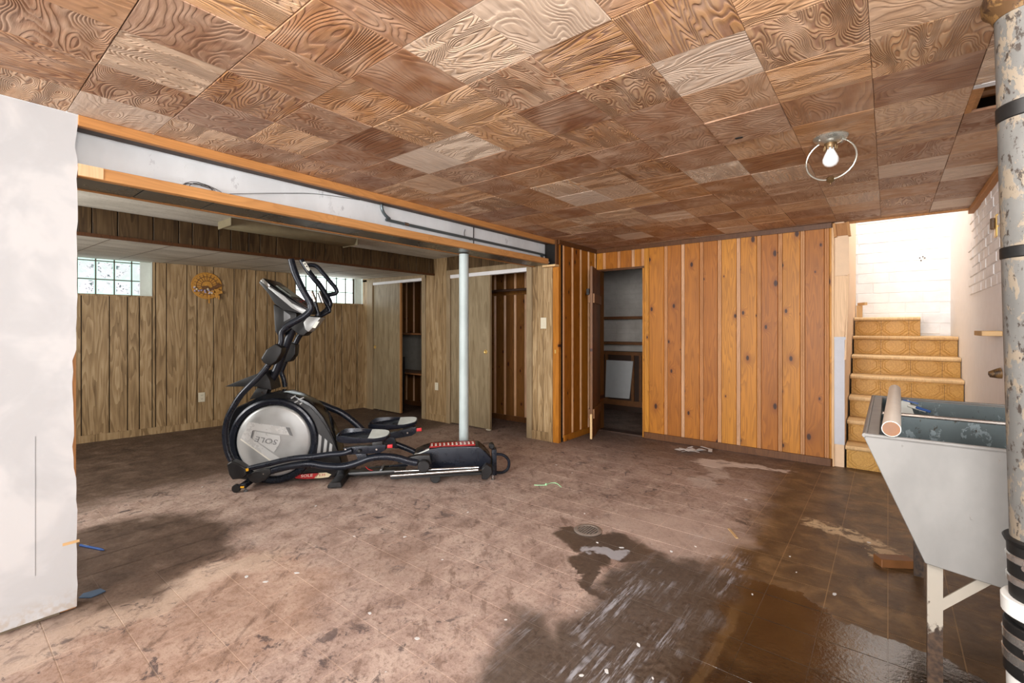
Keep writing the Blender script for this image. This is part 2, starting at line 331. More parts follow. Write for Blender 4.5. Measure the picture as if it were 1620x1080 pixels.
def m_rust(key, base, chip, rust, s1=9, th=0.55, rough=0.5, metal=0.0, chipamt=1.0):
    q = NT('worn_'+key, rough, metal, 0.4); p = q.pos(); x, y, z = q.sep(p)
    v = q.comb(x, y, q.M('MULTIPLY', z, 0.55))
    n1 = q.noise(v, s1, 6, 0.7, 0.3); n2 = q.noise(v, s1*2.3, 5, 0.7); n3 = q.noise(v, s1*0.6, 4)
    c = q.mix(q.mr(n3, 0.35, 0.65), rgb(*base), tuple(min(1, k*1.18) for k in rgb(*base)[:3]))
    c = q.mix(q.M('MULTIPLY', q.mr(n1, th, th+0.03), chipamt), c, rgb(*chip))
    c = q.mix(q.M('MULTIPLY', q.mr(n2, th+0.04, th+0.1), chipamt), c, rgb(*rust))
    q.col(c); q.bump(q.M('ADD', q.mr(n1, th, th+0.03), q.M('MULTIPLY', n2, 0.5)), 0.3, 0.003); MAT[key] = q.m
m_rust('castiron', (98, 97, 94), (128, 117, 102), (58, 50, 44), 24, 0.52)
m_rust('hubrust', (112, 84, 50), (86, 62, 38), (60, 42, 28), 14, 0.5)
m_rust('tubpaint', (118, 116, 113), (112, 109, 105), (120, 84, 58), 12, 0.64, 0.45)
def m_leg():
    q = NT('worn_legpaint', 0.5, 0, 0.4); p = q.pos(); x, y, z = q.sep(p)
    n1 = q.noise(q.comb(x, y, q.M('MULTIPLY', z, 0.6)), 26, 5, 0.7); n2 = q.noise(p, 60, 4)
    m = q.mr(q.M('SUBTRACT', q.M('ADD', n1, 0.0), q.M('MULTIPLY', q.M('SUBTRACT', z, 0.30), 2.2)), 0.5, 0.6)
    c = q.mix(m, rgb(150, 142, 130), q.ramp(n2, [(0.35, rgb(36, 24, 16)), (0.65, rgb(74, 54, 38))]))
    q.col(c); q.bump(m, 0.3, 0.002); MAT['legpaint'] = q.m
m_leg()
m_rust('legpaint_plain', (156, 148, 136), (84, 72, 60), (60, 44, 32), 22, 0.56, 0.5)
m_rust('galv', (88, 98, 100), (128, 140, 144), (64, 60, 52), 16, 0.56, 0.4, 0.35)
m_rust('beampaint', (206, 209, 212), (212, 215, 218), (190, 192, 196), 5, 0.6, 0.45)
m_rust('polepaint', (166, 178, 178), (184, 194, 194), (132, 128, 118), 9, 0.66, 0.4)
plain('black', (20, 20, 22), 0.42); plain('blackgloss', (16, 18, 22), 0.16); plain('navy', (26, 31, 42), 0.3, 0.25)
plain('rubber', (18, 18, 18), 0.5); plain('darkvoid', (20, 17, 15), 0.9); plain('silver', (176, 178, 178), 0.34, 0.35, 0.04)
plain('silverdark', (120, 122, 124), 0.4, 0.3, 0.05); plain('chrome', (215, 218, 220), 0.16, 1.0, 0.03); plain('steelband', (190, 190, 188), 0.25, 0.9, 0.05)
plain('red', (170, 22, 26), 0.4); plain('redbright', (216, 40, 50), 0.4); plain('cream', (226, 212, 176), 0.5, 0, 0.03); plain('yellow', (226, 168, 30), 0.45)
plain('whiteplastic', (226, 224, 214), 0.4, 0, 0.03); plain('ivory', (214, 206, 184), 0.4, 0, 0.03); plain('pvc', (222, 222, 218), 0.35, 0, 0.04)
plain('bronze', (112, 88, 58), 0.4, 0.6); plain('padgrey', (196, 202, 198), 0.6); plain('lcd', (168, 178, 170), 0.35); plain('brass', (212, 176, 104), 0.35, 0.5); plain('conduit', (92, 102, 106), 0.4, 0.5)
plain('wire', (60, 58, 58), 0.5); plain('blueplastic', (30, 78, 150), 0.35); plain('bluedust', (74, 96, 122), 0.5, 0, 0.3); plain('paper', (214, 214, 214), 0.8, 0, 0.1)
plain('straw', (196, 142, 60), 0.7, 0, 0.3, 60); plain('strawdark', (112, 76, 44), 0.75, 0, 0.3, 60); plain('ribbon', (206, 150, 66), 0.5); plain('flower', (176, 164, 190), 0.8, 0, 0.25, 40)
plain('mint', (160, 214, 166), 0.6); plain('fixture', (138, 128, 102), 0.5); plain('greyboard', (142, 138, 130), 0.7); plain('mirrorpanel', (196, 198, 198), 0.35, 0, 0.04)
plain('bulbglass', (240, 240, 240), 0.25, 0, 0.01); plain('nickel', (196, 196, 186), 0.28, 0.85, 0.04); plain('whitewood', (236, 228, 216), 0.5, 0, 0.06, 20)
plain('ledge', (196, 160, 112), 0.6, 0, 0.1); plain('drainiron', (150, 140, 132), 0.45, 0.3, 0.2, 40); plain('stairwall', (196, 198, 206), 0.7, 0, 0.04); plain('whitewall', (236, 236, 238), 0.7, 0, 0.03)
plain('dullwall', (118, 104, 84), 0.8); plain('peachlit', (226, 196, 164), 0.7, 0, 0.04); plain('deckpanel', (70, 72, 70), 0.3, 0, 0.3, 5); plain('brownshelf', (120, 78, 44), 0.5, 0, 0.2); plain('umber', (58, 38, 26), 0.6, 0, 0.2)
# ---------------------------------------------------------------- mesh helpers
COL = sc.collection
def mesh_obj(name, me, mat, parent=None):
    o = bpy.data.objects.new(name, me); COL.objects.link(o)
    if mat is not None and len(me.materials) == 0: me.materials.append(MAT[mat] if isinstance(mat, str) else mat)
    if parent is not None: o.parent = parent
    return o
def tag(o, label, cat, group=None, kind=None):
    o['label'] = label
    if cat: o['category'] = cat
    if group: o['group'] = group
    if kind: o['kind'] = kind
    return o
def struct(o, label=None):
    o['kind'] = 'structure'
    if label: o['label'] = label
    return o
def empty(name, loc=(0, 0, 0), rz=0.0):
    o = bpy.data.objects.new(name, None); COL.objects.link(o); o.location = loc; o.rotation_euler = (0, 0, rz); o.empty_display_size = 0.05
    return o
class MB:
    def __init__(s): s.v = []; s.f = []
    def add(s, vs, fs):
        b = len(s.v); s.v += [tuple(p) for p in vs]; s.f += [tuple(i+b for i in f) for f in fs]; return s
    def box(s, x0, x1, y0, y1, z0, z1):
        vs = [(x, y, z) for z in (z0, z1) for y in (y0, y1) for x in (x0, x1)]
        return s.add(vs, [(0, 2, 3, 1), (4, 5, 7, 6), (0, 1, 5, 4), (2, 6, 7, 3), (0, 4, 6, 2), (1, 3, 7, 5)])
    def prism(s, poly, fn, w0, w1):
        """extrude a 2D outline; fn(u, v, w) gives the point"""
        n = len(poly)
        vs = [fn(u, v, w0) for u, v in poly]+[fn(u, v, w1) for u, v in poly]
        return s.add(vs, [tuple(range(n))[::-1], tuple(range(n, 2*n))]+[(i, (i+1) % n, n+(i+1) % n, n+i) for i in range(n)])
    def bar(s, a, b, w, h, up=(0, 0, 1)):
        a, b = Vector(a), Vector(b); d = (b-a).normalized(); r = d.cross(Vector(up)).normalized(); u = r.cross(d)
        vs = [p+r*(w/2*i)+u*(h/2*j) for p in (a, b) for i, j in ((-1, -1), (1, -1), (1, 1), (-1, 1))]
        return s.add(vs, [(3, 2, 1, 0), (4, 5, 6, 7)]+[(i, (i+1) % 4, 4+(i+1) % 4, 4+i) for i in range(4)])
    def tube(s, pts, r, n=10, cap=True, sub=0, sx=1.0, ref=None):
        pts = [Vector(p) for p in pts]; rs = list(r) if isinstance(r, (list, tuple)) else [r]*len(pts)
        if sub and len(pts) > 2:
            P, R = [], []
            for i in range(len(pts)-1):
                p0, p1, p2, p3 = pts[max(i-1, 0)], pts[i], pts[i+1], pts[min(i+2, len(pts)-1)]
                for k in range(sub):
                    t = k/sub
                    P.append(0.5*((2*p1)+(p2-p0)*t+(2*p0-5*p1+4*p2-p3)*t*t+(3*p1-p0-3*p2+p3)*t**3)); R.append(rs[i]+(rs[i+1]-rs[i])*t)
            P.append(pts[-1]); R.append(rs[-1]); pts, rs = P, R
        m = len(pts); vs = []
        d0 = (pts[1]-pts[0]).normalized()
        u = Vector(ref) if ref else (Vector((0, 0, 1)) if abs(d0.z) < 0.9 else Vector((1, 0, 0)))
        for i, p in enumerate(pts):
            d = (pts[min(i+1, m-1)]-pts[max(i-1, 0)]).normalized()
            u = (u-d*u.dot(d)).normalized(); w = d.cross(u)
            vs += [p+u*(math.cos(a)*rs[i]*sx)+w*(math.sin(a)*rs[i]) for a in (2*math.pi*k/n for k in range(n))]
        fs = [(i*n+k, i*n+(k+1) % n, (i+1)*n+(k+1) % n, (i+1)*n+k) for i in range(m-1) for k in range(n)]
        if cap: fs += [tuple(range(n))[::-1], tuple(range((m-1)*n, m*n))]
        return s.add(vs, fs)
    def lathe(s, prof, o=(0, 0, 0), ax=(0, 0, 1), n=24, close=False):
        o = Vector(o); ax = Vector(ax).normalized(); u = ax.orthogonal().normalized(); w = ax.cross(u)
        m = len(prof)
        vs = [o+ax*z+(u*math.cos(a)+w*math.sin(a))*max(r, 1e-5) for r, z in prof for a in (2*math.pi*k/n for k in range(n))]
        fs = [(i*n+k, i*n+(k+1) % n, (i+1)*n+(k+1) % n, (i+1)*n+k) for i in range(m-1) for k in range(n)]
        if close: fs += [((m-1)*n+k, (m-1)*n+(k+1) % n, (k+1) % n, k) for k in range(n)]
        return s.add(vs, fs)
    def mesh(s, name, bevel=0.0, seg=1, ang=35.0, smooth=True, weld=False):
        me = bpy.data.meshes.new(name); bm = bmesh.new()
        bv = [bm.verts.new(p) for p in s.v]
        for f in s.f:
            try: bm.faces.new([bv[i] for i in f])
            except ValueError: pass
        if weld: bmesh.ops.remove_doubles(bm, verts=bm.verts, dist=1e-4)
        bmesh.ops.recalc_face_normals(bm, faces=bm.faces)
        if bevel:
            es = [e for e in bm.edges if len(e.link_faces) == 2 and e.calc_face_angle(0) > math.radians(28)]
            bmesh.ops.bevel(bm, geom=es, offset=bevel, segments=seg, affect='EDGES', profile=0.6, clamp_overlap=True)
        bm.to_mesh(me); bm.free()
        if smooth:
            for p in me.polygons: p.use_smooth = True
            me.set_sharp_from_angle(angle=math.radians(ang))
        return me
    def build(s, name, mat, parent=None, **k): return mesh_obj(name, s.mesh(name, **k), mat, parent)
def slab(name, x0, x1, y0, y1, z0, z1, mat, parent=None, bevel=0.0):
    """box with its own origin at its near lower corner"""
    o = MB().box(0, x1-x0, 0, y1-y0, 0, z1-z0).build(name, mat, parent, bevel=bevel); o.location = (x0, y0, z0); return o
def board(name, fr, t0, t1, z0, z1, n0, n1, mat, parent=None, ch=0.0, prof=None):
    """upright board on a wall frame, own origin at its foot; prof = outline [(x, n)] of the front"""
    w = t1-t0; m = MB(); h = z1-z0; d = n1-n0
    if prof is None:
        prof = [(0, d-ch), (ch, d), (w-ch, d), (w, d-ch)] if ch else [(0, d), (w, d)]
    pts = [(0, 0)]+prof+[(w, 0)]
    m.prism(pts, lambda u, v, z: (u, -v, z), 0, h)
    o = m.build(name, mat, parent, ang=20 if len(prof) > 4 else 35)
    p = fr.w(t0, n0, z0); o.location = p; o.rotation_euler = (0, 0, fr.a); return o
MOLD = [(0, .008), (.003, .016), (.009, .021), (.015, .016), (.018, .009), (.021, .016), (.027, .021), (.033, .016), (.036, .008)]
def beaded(fr, a, b, z0, z1, n0, mat, molding, parent):
    w = b-a-.037
    board('pine_board', fr, a, a+w, z0, z1, n0, n0+.018, mat, parent, prof=[(0, .012), (.004, .018), (w-.004, .018), (w, .012)])
    board('bead_molding', fr, a+w+.0003, b-.0006, z0, z1, n0, n0+.02, molding, parent, prof=MOLD)
def text_mesh(name, txt, size, ext=0.0008, shear=0.0, spacing=1.0, ox=1.0):
    cu = bpy.data.curves.new(name, 'FONT'); cu.body = txt; cu.size = size; cu.extrude = ext; cu.align_x = 'CENTER'; cu.align_y = 'CENTER'
    cu.shear = shear; cu.space_character = spacing; cu.resolution_u = 3
    t = bpy.data.objects.new(name, cu); COL.objects.link(t)
    me = bpy.data.meshes.new_from_object(t.evaluated_get(bpy.context.evaluated_depsgraph_get()))
    bpy.data.objects.remove(t); bpy.data.curves.remove(cu)
    for v in me.vertices: v.co.x *= ox
    me.materials.clear()
    return me

# ================================================================ FLOOR
XR, XW = 0.53, -6.95
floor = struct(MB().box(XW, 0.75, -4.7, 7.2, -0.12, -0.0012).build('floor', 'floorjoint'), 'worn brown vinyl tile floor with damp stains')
FX, FY, FX0, FY0, GAP = 0.2215, 0.2130, -1.330, 1.790, 0.004
def tile_mesh(name, w, h, d, ch):
    m = MB(); a, b = w/2, h/2
    vs = [(-a, -b, -d), (a, -b, -d), (a, b, -d), (-a, b, -d), (-a, -b, -ch), (a, -b, -ch), (a, b, -ch), (-a, b, -ch),
          (-a+ch, -b+ch, 0), (a-ch, -b+ch, 0), (a-ch, b-ch, 0), (-a+ch, b-ch, 0)]
    fs = [(i, (i+1) % 4, 4+(i+1) % 4, 4+i) for i in range(4)]+[(4+i, 4+(i+1) % 4, 8+(i+1) % 4, 8+i) for i in range(4)]+[(8, 9, 10, 11)]
    m.add(vs, fs); return m
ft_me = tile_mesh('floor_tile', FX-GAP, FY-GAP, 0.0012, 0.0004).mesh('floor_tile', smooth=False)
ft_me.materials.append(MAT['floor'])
cells = []
for i in range(-26, 10):
    for j in range(-15, 26):
        cx, cy = FX0+(i+.5)*FX, FY0+(j+.5)*FY
        if cx < -6.75 or cx > 0.52 or cy < -1.6 or cy > 6.9: continue
        d = -sC*cx+cC*cy; r = cC*cx+sC*cy
        vis = d > 0.5 and abs(r/d) < 1.12 and CYP+FPX*CH/d < 1110
        if cx < -2.7 and cy < 0.2 and False: vis = False
        cells.append((not vis, d if cx > -2.75 else d+2.5, cx, cy))
cells.sort()
rest = MB()
for k, (nv, d, cx, cy) in enumerate(cells):
    if k < 300:
        o = bpy.data.objects.new('floor_tile', ft_me); COL.objects.link(o); o.location = (cx, cy, 0); o.parent = floor
    else:
        a, b = (FX-GAP)/2, (FY-GAP)/2
        rest.add([(cx-a, cy-b, 0), (cx+a, cy-b, 0), (cx+a, cy+b, 0), (cx-a, cy+b, 0)], [(0, 1, 2, 3)])
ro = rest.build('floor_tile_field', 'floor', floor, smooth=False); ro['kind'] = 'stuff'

# ================================================================ MAIN CEILING: etched plywood squares
ceiling = struct(MB().box(-2.80, 0.62, -4.7, 5.11, ZC+0.10, ZC+0.16).build('ceiling', 'umber'), 'checkered ceiling of etched brown plywood squares')
TX, TY, TX0, TY0 = 0.3047, 0.3068, -2.179, 0.380
ct_me = tile_mesh('ceiling_tile', TX-0.0022, TY-0.0022, 0.011, 0.0012).mesh('ceiling_tile', smooth=False)
for v in ct_me.vertices: v.co.z = -v.co.z
ct_me.flip_normals(); ct_me.materials.append(MAT['ply'])
rt = random.Random(3)
for i in range(-2, 9):
    for j in range(-6, 16):
        x0, x1 = TX0+i*TX, TX0+(i+1)*TX; y0, y1 = TY0+j*TY, TY0+(j+1)*TY
        if (i, j) == (8, 7): continue
        cut = x0 < -2.775 or x1 > XR or y1 > 5.10
        if cut:
            xa, xb, yb_ = max(x0, -2.775), min(x1, XR), min(y1, 5.10)
            if xb-xa < 0.02 or yb_-y0 < 0.02: continue
            m = tile_mesh('ceiling_tile', xb-xa-0.0022, yb_-y0-0.0022, 0.011, 0.0012)
            me = m.mesh('ceiling_tile', smooth=False)
            for v in me.vertices: v.co.z = -v.co.z
            me.flip_normals(); me.materials.append(MAT['ply'])
            o = mesh_obj('ceiling_tile', me, None, ceiling); o.location = ((xa+xb)/2, (y0+yb_)/2, ZC)
        else:
            o = mesh_obj('ceiling_tile', ct_me, None, ceiling)
            o.location = ((x0+x1)/2, (y0+y1)/2, ZC+rt.uniform(-.001, .0015))
            rz = (0 if (i+j) % 2 else math.pi/2)
            o.rotation_euler = (rt.gauss(0, .0025), rt.gauss(0, .0025), 0)
            if (i, j) == (5, 6):
                o.location.z = ZC-0.008; o.rotation_euler = (-0.03, -0.015, 0)
            if rz: o.rotation_euler.z = rz
# battens above the squares, seen through the missing one
m = MB()
for k in range(12): m.box(-2.80+k*TX+0.012, -2.80+k*TX+0.05, -1.6, 5.1, ZC+0.012, ZC+0.05)
m.build('furring_strip', 'fir', ceiling)
hx0, hy0 = TX0+8*TX, TY0+7*TY
MB().box(hx0, hx0+0.022, hy0, hy0+TY, ZC-0.001, ZC+0.05).build('hole_batten', 'fir', ceiling)
MB().box(hx0, XR, hy0, hy0+TY, ZC+0.052, ZC+0.06).build('hole_backing', 'brownshelf', ceiling)
MB().box(hx0+.02, XR, hy0+TY*0.45, hy0+TY*.62, ZC+0.02, ZC+0.05).build('hole_joist', 'pinedoor', ceiling)
# ragged veneer left around the hole
m = MB(); rr = random.Random(5); n = 14
edge = [(hx0+0.29*k/n, hy0+0.02+rr.uniform(0, .022)) for k in range(n+1)]
poly = [(hx0, hy0)]+edge+[(hx0+.29, hy0)]
m.prism(poly, lambda u, v, w: (u, v, w), ZC-0.002, ZC+0.004).build('torn_edge', 'paper', ceiling)
# small torn slot in the sagging square
p = onz(1169, 218, ZC-.012); MB().box(p.x-.016, p.x+.016, p.y-.008, p.y+.008, p.z-.002, p.z+.001).build('torn_slot', 'darkvoid', ceiling)
# edge of the ceiling above the stairs
MB().box(-0.40, 0.53, 5.10, 5.13, ZC-0.012, ZC+0.16).build('ceiling_edge_batten', 'fir', ceiling)
# ================================================================ LEFT PARTITION (patched drywall)
wl = struct(MB().box(-2.90, -2.782, -4.7, 0.36, 0, ZC).build('wall_left', 'dullwall'), 'white patched drywall partition with a torn edge')
rr = random.Random(11)
def edge_y(z):
    y = 0.413+rr.uniform(-.003, .003)
    if z > 1.85: y += 0.005*math.sin(z*30)
    if 0.62 < z < 1.13: y -= 0.012
    return y
zs = [0.014+k*(ZC-0.016)/46 for k in range(47)]
poly = [(-4.7, zs[0])]+[(edge_y(z), z) for z in zs]+[(-4.7, zs[-1])]
MB().prism(poly, lambda u, v, w: (w, u, v), -2.782, -2.77).build('drywall_sheet', 'drywall', wl, smooth=False)
MB().box(-2.7697, -2.7692, 0.284, 0.2855, 0.20, 0.78).build('drywall_seam', 'silverdark', wl)
slab('wall_stud', -2.87, -2.783, 0.362, 0.412, 0.004, 1.88, 'fir', wl)
a = LEFT.px(101, 861); MB().box(-2.7695, -2.768, a[0]-.004, a[0]+.05, a[1]-.006, a[1]+.006).build('torn_paper', 'ledge', wl)
# ================================================================ BEAM BOX between the rooms
beam = empty('steel_beam', (-2.9, 0.4, 1.93)); tag(beam, 'grey painted steel beam running across the ceiling above the elliptical trainer', 'beam')
def wp(o, par):   # parent a world-space mesh under an empty
    o.parent = par; o.matrix_parent_inverse = Matrix.Translation(-Vector(par.location)) if par.rotation_euler.z == 0 else (Matrix.Translation(par.location) @ Matrix.Rotation(par.rotation_euler.z, 4, 'Z')).inverted()
    return o
Y0B, Y1B = 0.30, 4.06
wp(MB().box(-2.905, -2.893, Y0B, 4.18, 1.93, 2.16).build('beam_web', 'beampaint'), beam)
wp(MB().box(-2.97, -2.835, Y0B, 4.18, 1.925, 1.937).build('bottom_flange', 'beampaint'), beam)
wp(MB().box(-2.97, -2.835, Y0B, 4.18, 2.150, 2.162).build('top_flange', 'beampaint'), beam)
t1 = struct(MB().box(-2.805, -2.762, 0.4165, Y1B, 1.897, 1.950).build('trim_1', 'firh', bevel=0.002), 'bare fir strip along the bottom of the beam')
for (a, b) in ((0.415, 0.50),): MB().box(-2.7615, -2.758, a, b, 1.899, 1.949).build('end_block', 'stairtrim', t1)
t2 = struct(MB().box(-2.80, -2.765, 0.4165, 4.20, 2.118, 2.164).build('trim_2', 'firh', bevel=0.002), 'bare fir strip along the ceiling edge above the beam')
MB().box(-2.885, -2.802, 0.36, 4.20, 2.125, 2.150).build('shade_strip', 'umber', t2)  # added dark strip standing for the shadowed gap above the beam
bb = struct(MB().box(-3.06, -3.045, Y0B, 4.21, 1.915, 2.15).build('trim_3', 'paneldark'), 'boxed underside of the beam')
MB().box(-3.075, -3.045, Y0B, 4.20, 1.900, 1.922).build('edge_strip', 'firh', bb)
k = 0; y = 0.36
while y < 4.1:
    MB().box(-3.045, -2.806, y+.003, min(y+.302, 4.14), 1.903, 1.912).build('underside_panel', 'deckpanel', bb); y += 0.305
MB().box(-3.045, -2.806, Y0B, 4.14, 1.913, 1.918).build('backing', 'darkvoid', bb)
MB().box(-2.90, -2.765, 4.185, 4.20, 1.90, 2.15).build('beam_pocket', 'darkvoid', bb)
MB().box(-2.90, -2.735, 4.14, 4.214, 1.880, 1.900).build('pocket_shelf', 'nosing', bb)
m = MB(); m.tube([(-2.872, 2.07, 2.13), (-2.872, 2.08, 2.08), (-2.872, 2.14, 2.035), (-2.872, 2.28, 2.02), (-2.872, 3.98, 2.012), (-2.872, 4.08, 1.995), (-2.872, 4.12, 1.955)], 0.011, 10, sub=5)
cd = tag(m.build('electrical_conduit', 'conduit'), 'bent steel conduit clipped along the grey beam', 'conduit')
m = MB(); m.tube([(-2.872, 2.27, 2.02), (-2.872, 2.31, 2.0195)], 0.0145, 10); m.build('coupling', 'chrome', cd)
m = MB(); m.tube([(-2.89, 2.95, 2.09), (-2.885, 2.935, 2.05), (-2.88, 2.95, 2.02), (-2.86, 2.99, 2.0)], 0.003, 6, sub=4); m.build('loose_wire', 'wire', cd)
m = MB(); m.box(-2.893, -2.888, 3.055, 3.064, 1.937, 2.15); m.build('beam_splice', 'wire'); wp(bpy.data.objects['beam_splice'], beam)
for yy in (2.97, 3.16): wp(MB().box(-2.892, -2.83, yy-.03, yy+.03, 1.937, 1.950).build('beam_clip', 'conduit'), beam)
rr = random.Random(4); m = MB()
for k in range(5):
    r0 = .035+.012*rr.random(); cy_ = 0.90+.05*rr.random()
    m.tube([(-2.86+.02*math.sin(a*2+k), cy_+r0*1.7*math.cos(a), 1.972+r0*.62*math.sin(a)) for a in [2*math.pi*q_/14+k for q_ in range(14)]], 0.0016, 5)
m.tube([(-2.86, 0.98, 1.955), (-2.87, 1.15, 2.0), (-2.88, 1.4, 2.06), (-2.89, 1.6, 2.10), (-2.885, 1.9, 2.125)], 0.0018, 5, sub=5)
tag(m.build('wire_coil', 'wire'), 'small tangle of dark wire lying on the beam strip', 'wire')
# steel post under the beam
ps = empty('steel_post', (-3.0, 3.048, 0)); tag(ps, 'pale grey round steel post holding up the beam', 'post')
MB().lathe([(0.0, 0.012), (0.0435, 0.012), (0.0435, 1.896), (0, 1.896)], (0, 0, 0), n=28).build('shaft', 'polepaint', ps)
MB().box(-.08, .08, -.08, .08, 0, .012).build('base_plate', 'polepaint', ps)

# ================================================================ FAR ROOM
cf = struct(MB().box(-4.75, -3.06, -1.0, 4.9, 2.14, 2.26).build('ceiling_far', 'plaster'), 'grey board ceiling of the side room')
sb = struct(MB().prism([(-4.7, 1.935), (-4.7, 1.945), (-6.95, 2.01), (-6.95, 1.996)], lambda u, v, w: (u, w, v), -1.0, 4.213).build('ceiling_soffit', 'plaster', smooth=False), 'low soffit ceiling over the panelled wall')
for k in range(13):
    yy = -.7+k*.405
    if yy < 4.1: MB().prism([(-4.72, 1.9347), (-4.72, 1.9337), (-6.6, 1.9845), (-6.6, 1.9862)], lambda u, v, w: (u, w, v), yy, yy+.003).build('board_joint', 'umber', sb)
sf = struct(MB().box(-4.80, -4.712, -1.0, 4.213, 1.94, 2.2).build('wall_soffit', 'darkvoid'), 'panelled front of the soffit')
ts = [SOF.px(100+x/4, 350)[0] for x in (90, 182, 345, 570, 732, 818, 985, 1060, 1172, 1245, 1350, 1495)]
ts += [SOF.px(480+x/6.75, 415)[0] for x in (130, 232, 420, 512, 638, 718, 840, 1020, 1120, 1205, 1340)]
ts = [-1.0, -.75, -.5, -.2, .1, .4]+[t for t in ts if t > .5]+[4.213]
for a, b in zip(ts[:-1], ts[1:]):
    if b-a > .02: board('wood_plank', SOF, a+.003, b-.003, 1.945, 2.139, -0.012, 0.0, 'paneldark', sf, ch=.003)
MB().box(-4.712, -4.690, -1.0, 4.213, 1.918, 1.944).build('soffit_edge_trim', 'trimbrown', sf)
# far wall
tc = FAR.px(566, 560)[0]
wf = struct(empty('wall_far'), 'brown grooved panelling on the far wall')
def farpart(name, t0, t1, z0, z1, n0, n1, mat, ch=0.0): return board(name, FAR, t0, t1, z0, z1, n0, n1, mat, wf, ch)
W1 = (FAR.px(92, 430)[0]-.45, FAR.px(241, 430)[0]); W2 = (FAR.px(468, 460)[0], FAR.px(577, 460)[0]); TEND = FAR.px(580, 560)[0]+.02
ZS = 1.588
farpart('wall_backing', -1.0, W1[0], 0, 2.0, -.20, -.008, 'darkvoid'); farpart('wall_backing', W1[0], W1[1], 0, ZS-.004, -.20, -.008, 'darkvoid')
farpart('wall_backing', W1[1], W2[0], 0, 2.0, -.20, -.008, 'darkvoid'); farpart('wall_backing', W2[0], TEND, 0, ZS-.004, -.20, -.008, 'darkvoid')
gp = [128.7, 173.2, 202, 220.6, 246.4, 263.6, 296, 312, 338, 370.3, 391, 404.6, 423, 436, 455, 472, 490.6, 514.5, 530, 541, 565]
gt = [-1.0, -.7, -.35, -.1, .2, .45, .62, .85]+[FAR.px(p_, 560)[0] for p_ in gp]+[TEND]
gt = sorted(t for k, t in enumerate(gt))
for a, b in zip(gt[:-1], gt[1:]):
    if b-a < .015: continue
    cuts = [(a, b)]
    for W in (W1, W2):
        nc = []
        for (p_, q_) in cuts:
            for e in W:
                if p_+.012 < e < q_-.012: nc.append((p_, e)); p_ = e
            nc.append((p_, q_))
        cuts = nc
    for (p_, q_) in cuts:
        mid = (p_+q_)/2; top = ZS if any(W[0] < mid < W[1] for W in (W1, W2)) else 1.993
        farpart('wood_plank', p_+.004, q_-.004, 0.0, top, -.008, 0, 'panel', .003)
bf = struct(empty('baseboard_far'), 'narrow brown baseboard of the far wall')
board('baseboard_board', FAR, -1.0, TEND-.01, 0, .078, 0.0, .014, 'panel', bf, .003)
# glass block windows
def m_glass(key, power, rimpower):
    q = NT('glass_block_'+key, 0.12, 0, 0.5); o = q.orand(9)
    v = q.noise(o, 26, 2, 0.5, 1.2); dk = q.mr(v, 0.58, 0.62)
    v2 = q.noise(o, 9, 2)
    c = q.mix(q.M('MULTIPLY', dk, q.mr(v2, 0.4, 0.6)), q.ramp(v2, [(0.35, rgb(222, 236, 234)), (0.65, rgb(245, 240, 250))]), rgb(84, 108, 110))
    q.col(q.mix(0.75, c, (0.01, 0.01, 0.01))); q.put(q.b.inputs['Emission Color'], c); q.b.inputs['Emission Strength'].default_value = power
    q.bump(v, 0.3, 0.01); MAT[key] = q.m
    g = plain(key+'rim', (190, 222, 214), 0.25, 0, 0.03); g.put(g.b.inputs['Emission Color'], rgb(206, 236, 228)); g.b.inputs['Emission Strength'].default_value = rimpower
m_glass('glass', 0.7, 0.5); m_glass('glassbright', 2.6, 1.8)
plain('mortar', (72, 54, 42), 0.8); plain('reveal', (214, 220, 214), 0.6, 0, 0.05)
def glass_window(name, W, cols, rows, label, gm='glass'):
    w = struct(empty(name), label)
    rec = -.13
    F2 = FAR
    # rough back bars (mortar) with blocks set proud of it
    board('mortar_bed', F2, W[0], W[1], ZS-.004, 2.0, rec-.06, rec-.012, 'mortar', w)
    for a, b in zip(cols[:-1], cols[1:]):
        for z0, z1 in rows:
            gp_ = .006 if gm == 'glass' else .010
            g = board('glass_block', F2, a+gp_, b-gp_, z0+.006, z1-.006, rec-.012, rec, gm+'rim', w, ch=.006)
            board('block_face', F2, a+.016, b-.016, z0+.016, z1-.016, rec, rec+.003, gm, w, ch=.002)
    board('window_reveal', F2, W[1]-.004, W[1]-.001, ZS-.004, 1.99, rec, -.001, 'reveal', w)
    board('window_reveal', F2, W[1]-.10, W[1]-.004, ZS-.004, 1.99, rec-.02, rec+.004, 'reveal', w)
    board('window_reveal', F2, W[0]+.001, W[0]+.004, ZS-.004, 1.99, rec, -.001, 'reveal', w)
    board('window_sill', F2, W[0], W[1]+.01, ZS-.012, ZS+.004, rec-.01, .008, 'panel', w)
    return w
F13 = FAR.off(-.13)
c1 = [FAR.px(p_, 440, -.13)[0] for p_ in (122, 151.5, 181, 208.5, 232)]; st = c1[1]-c1[0]
c1 = [c1[0]-3*st, c1[0]-2*st, c1[0]-st]+c1
zr = [FAR.px(165, y_, -.13)[1] for y_ in (466, 442, 413)]
glass_window('window_1', W1, c1, [(zr[0], zr[1]), (zr[1], zr[2]), (zr[2], min(zr[2]+(zr[2]-zr[1]), 1.998))], 'glass block window beside the torn partition edge')
c2 = [FAR.px(p_, 460, -.13)[0] for p_ in (517, 532.6, 547, 559)]; st = c2[1]-c2[0]
c2 = [c2[0]-3*st, c2[0]-2*st, c2[0]-st]+c2
glass_window('window_2', W2, c2, [(zr[0], zr[1]), (zr[1], zr[2]), (zr[2], min(zr[2]+(zr[2]-zr[1]), 1.998))], 'glass block window behind the trainer handlebars', 'glassbright')
# closing walls out of sight
struct(MB().box(-6.95, -2.90, -1.12, -1.0, 0, 2.2).build('wall_side', 'dullwall'), 'dim end wall of the side room')

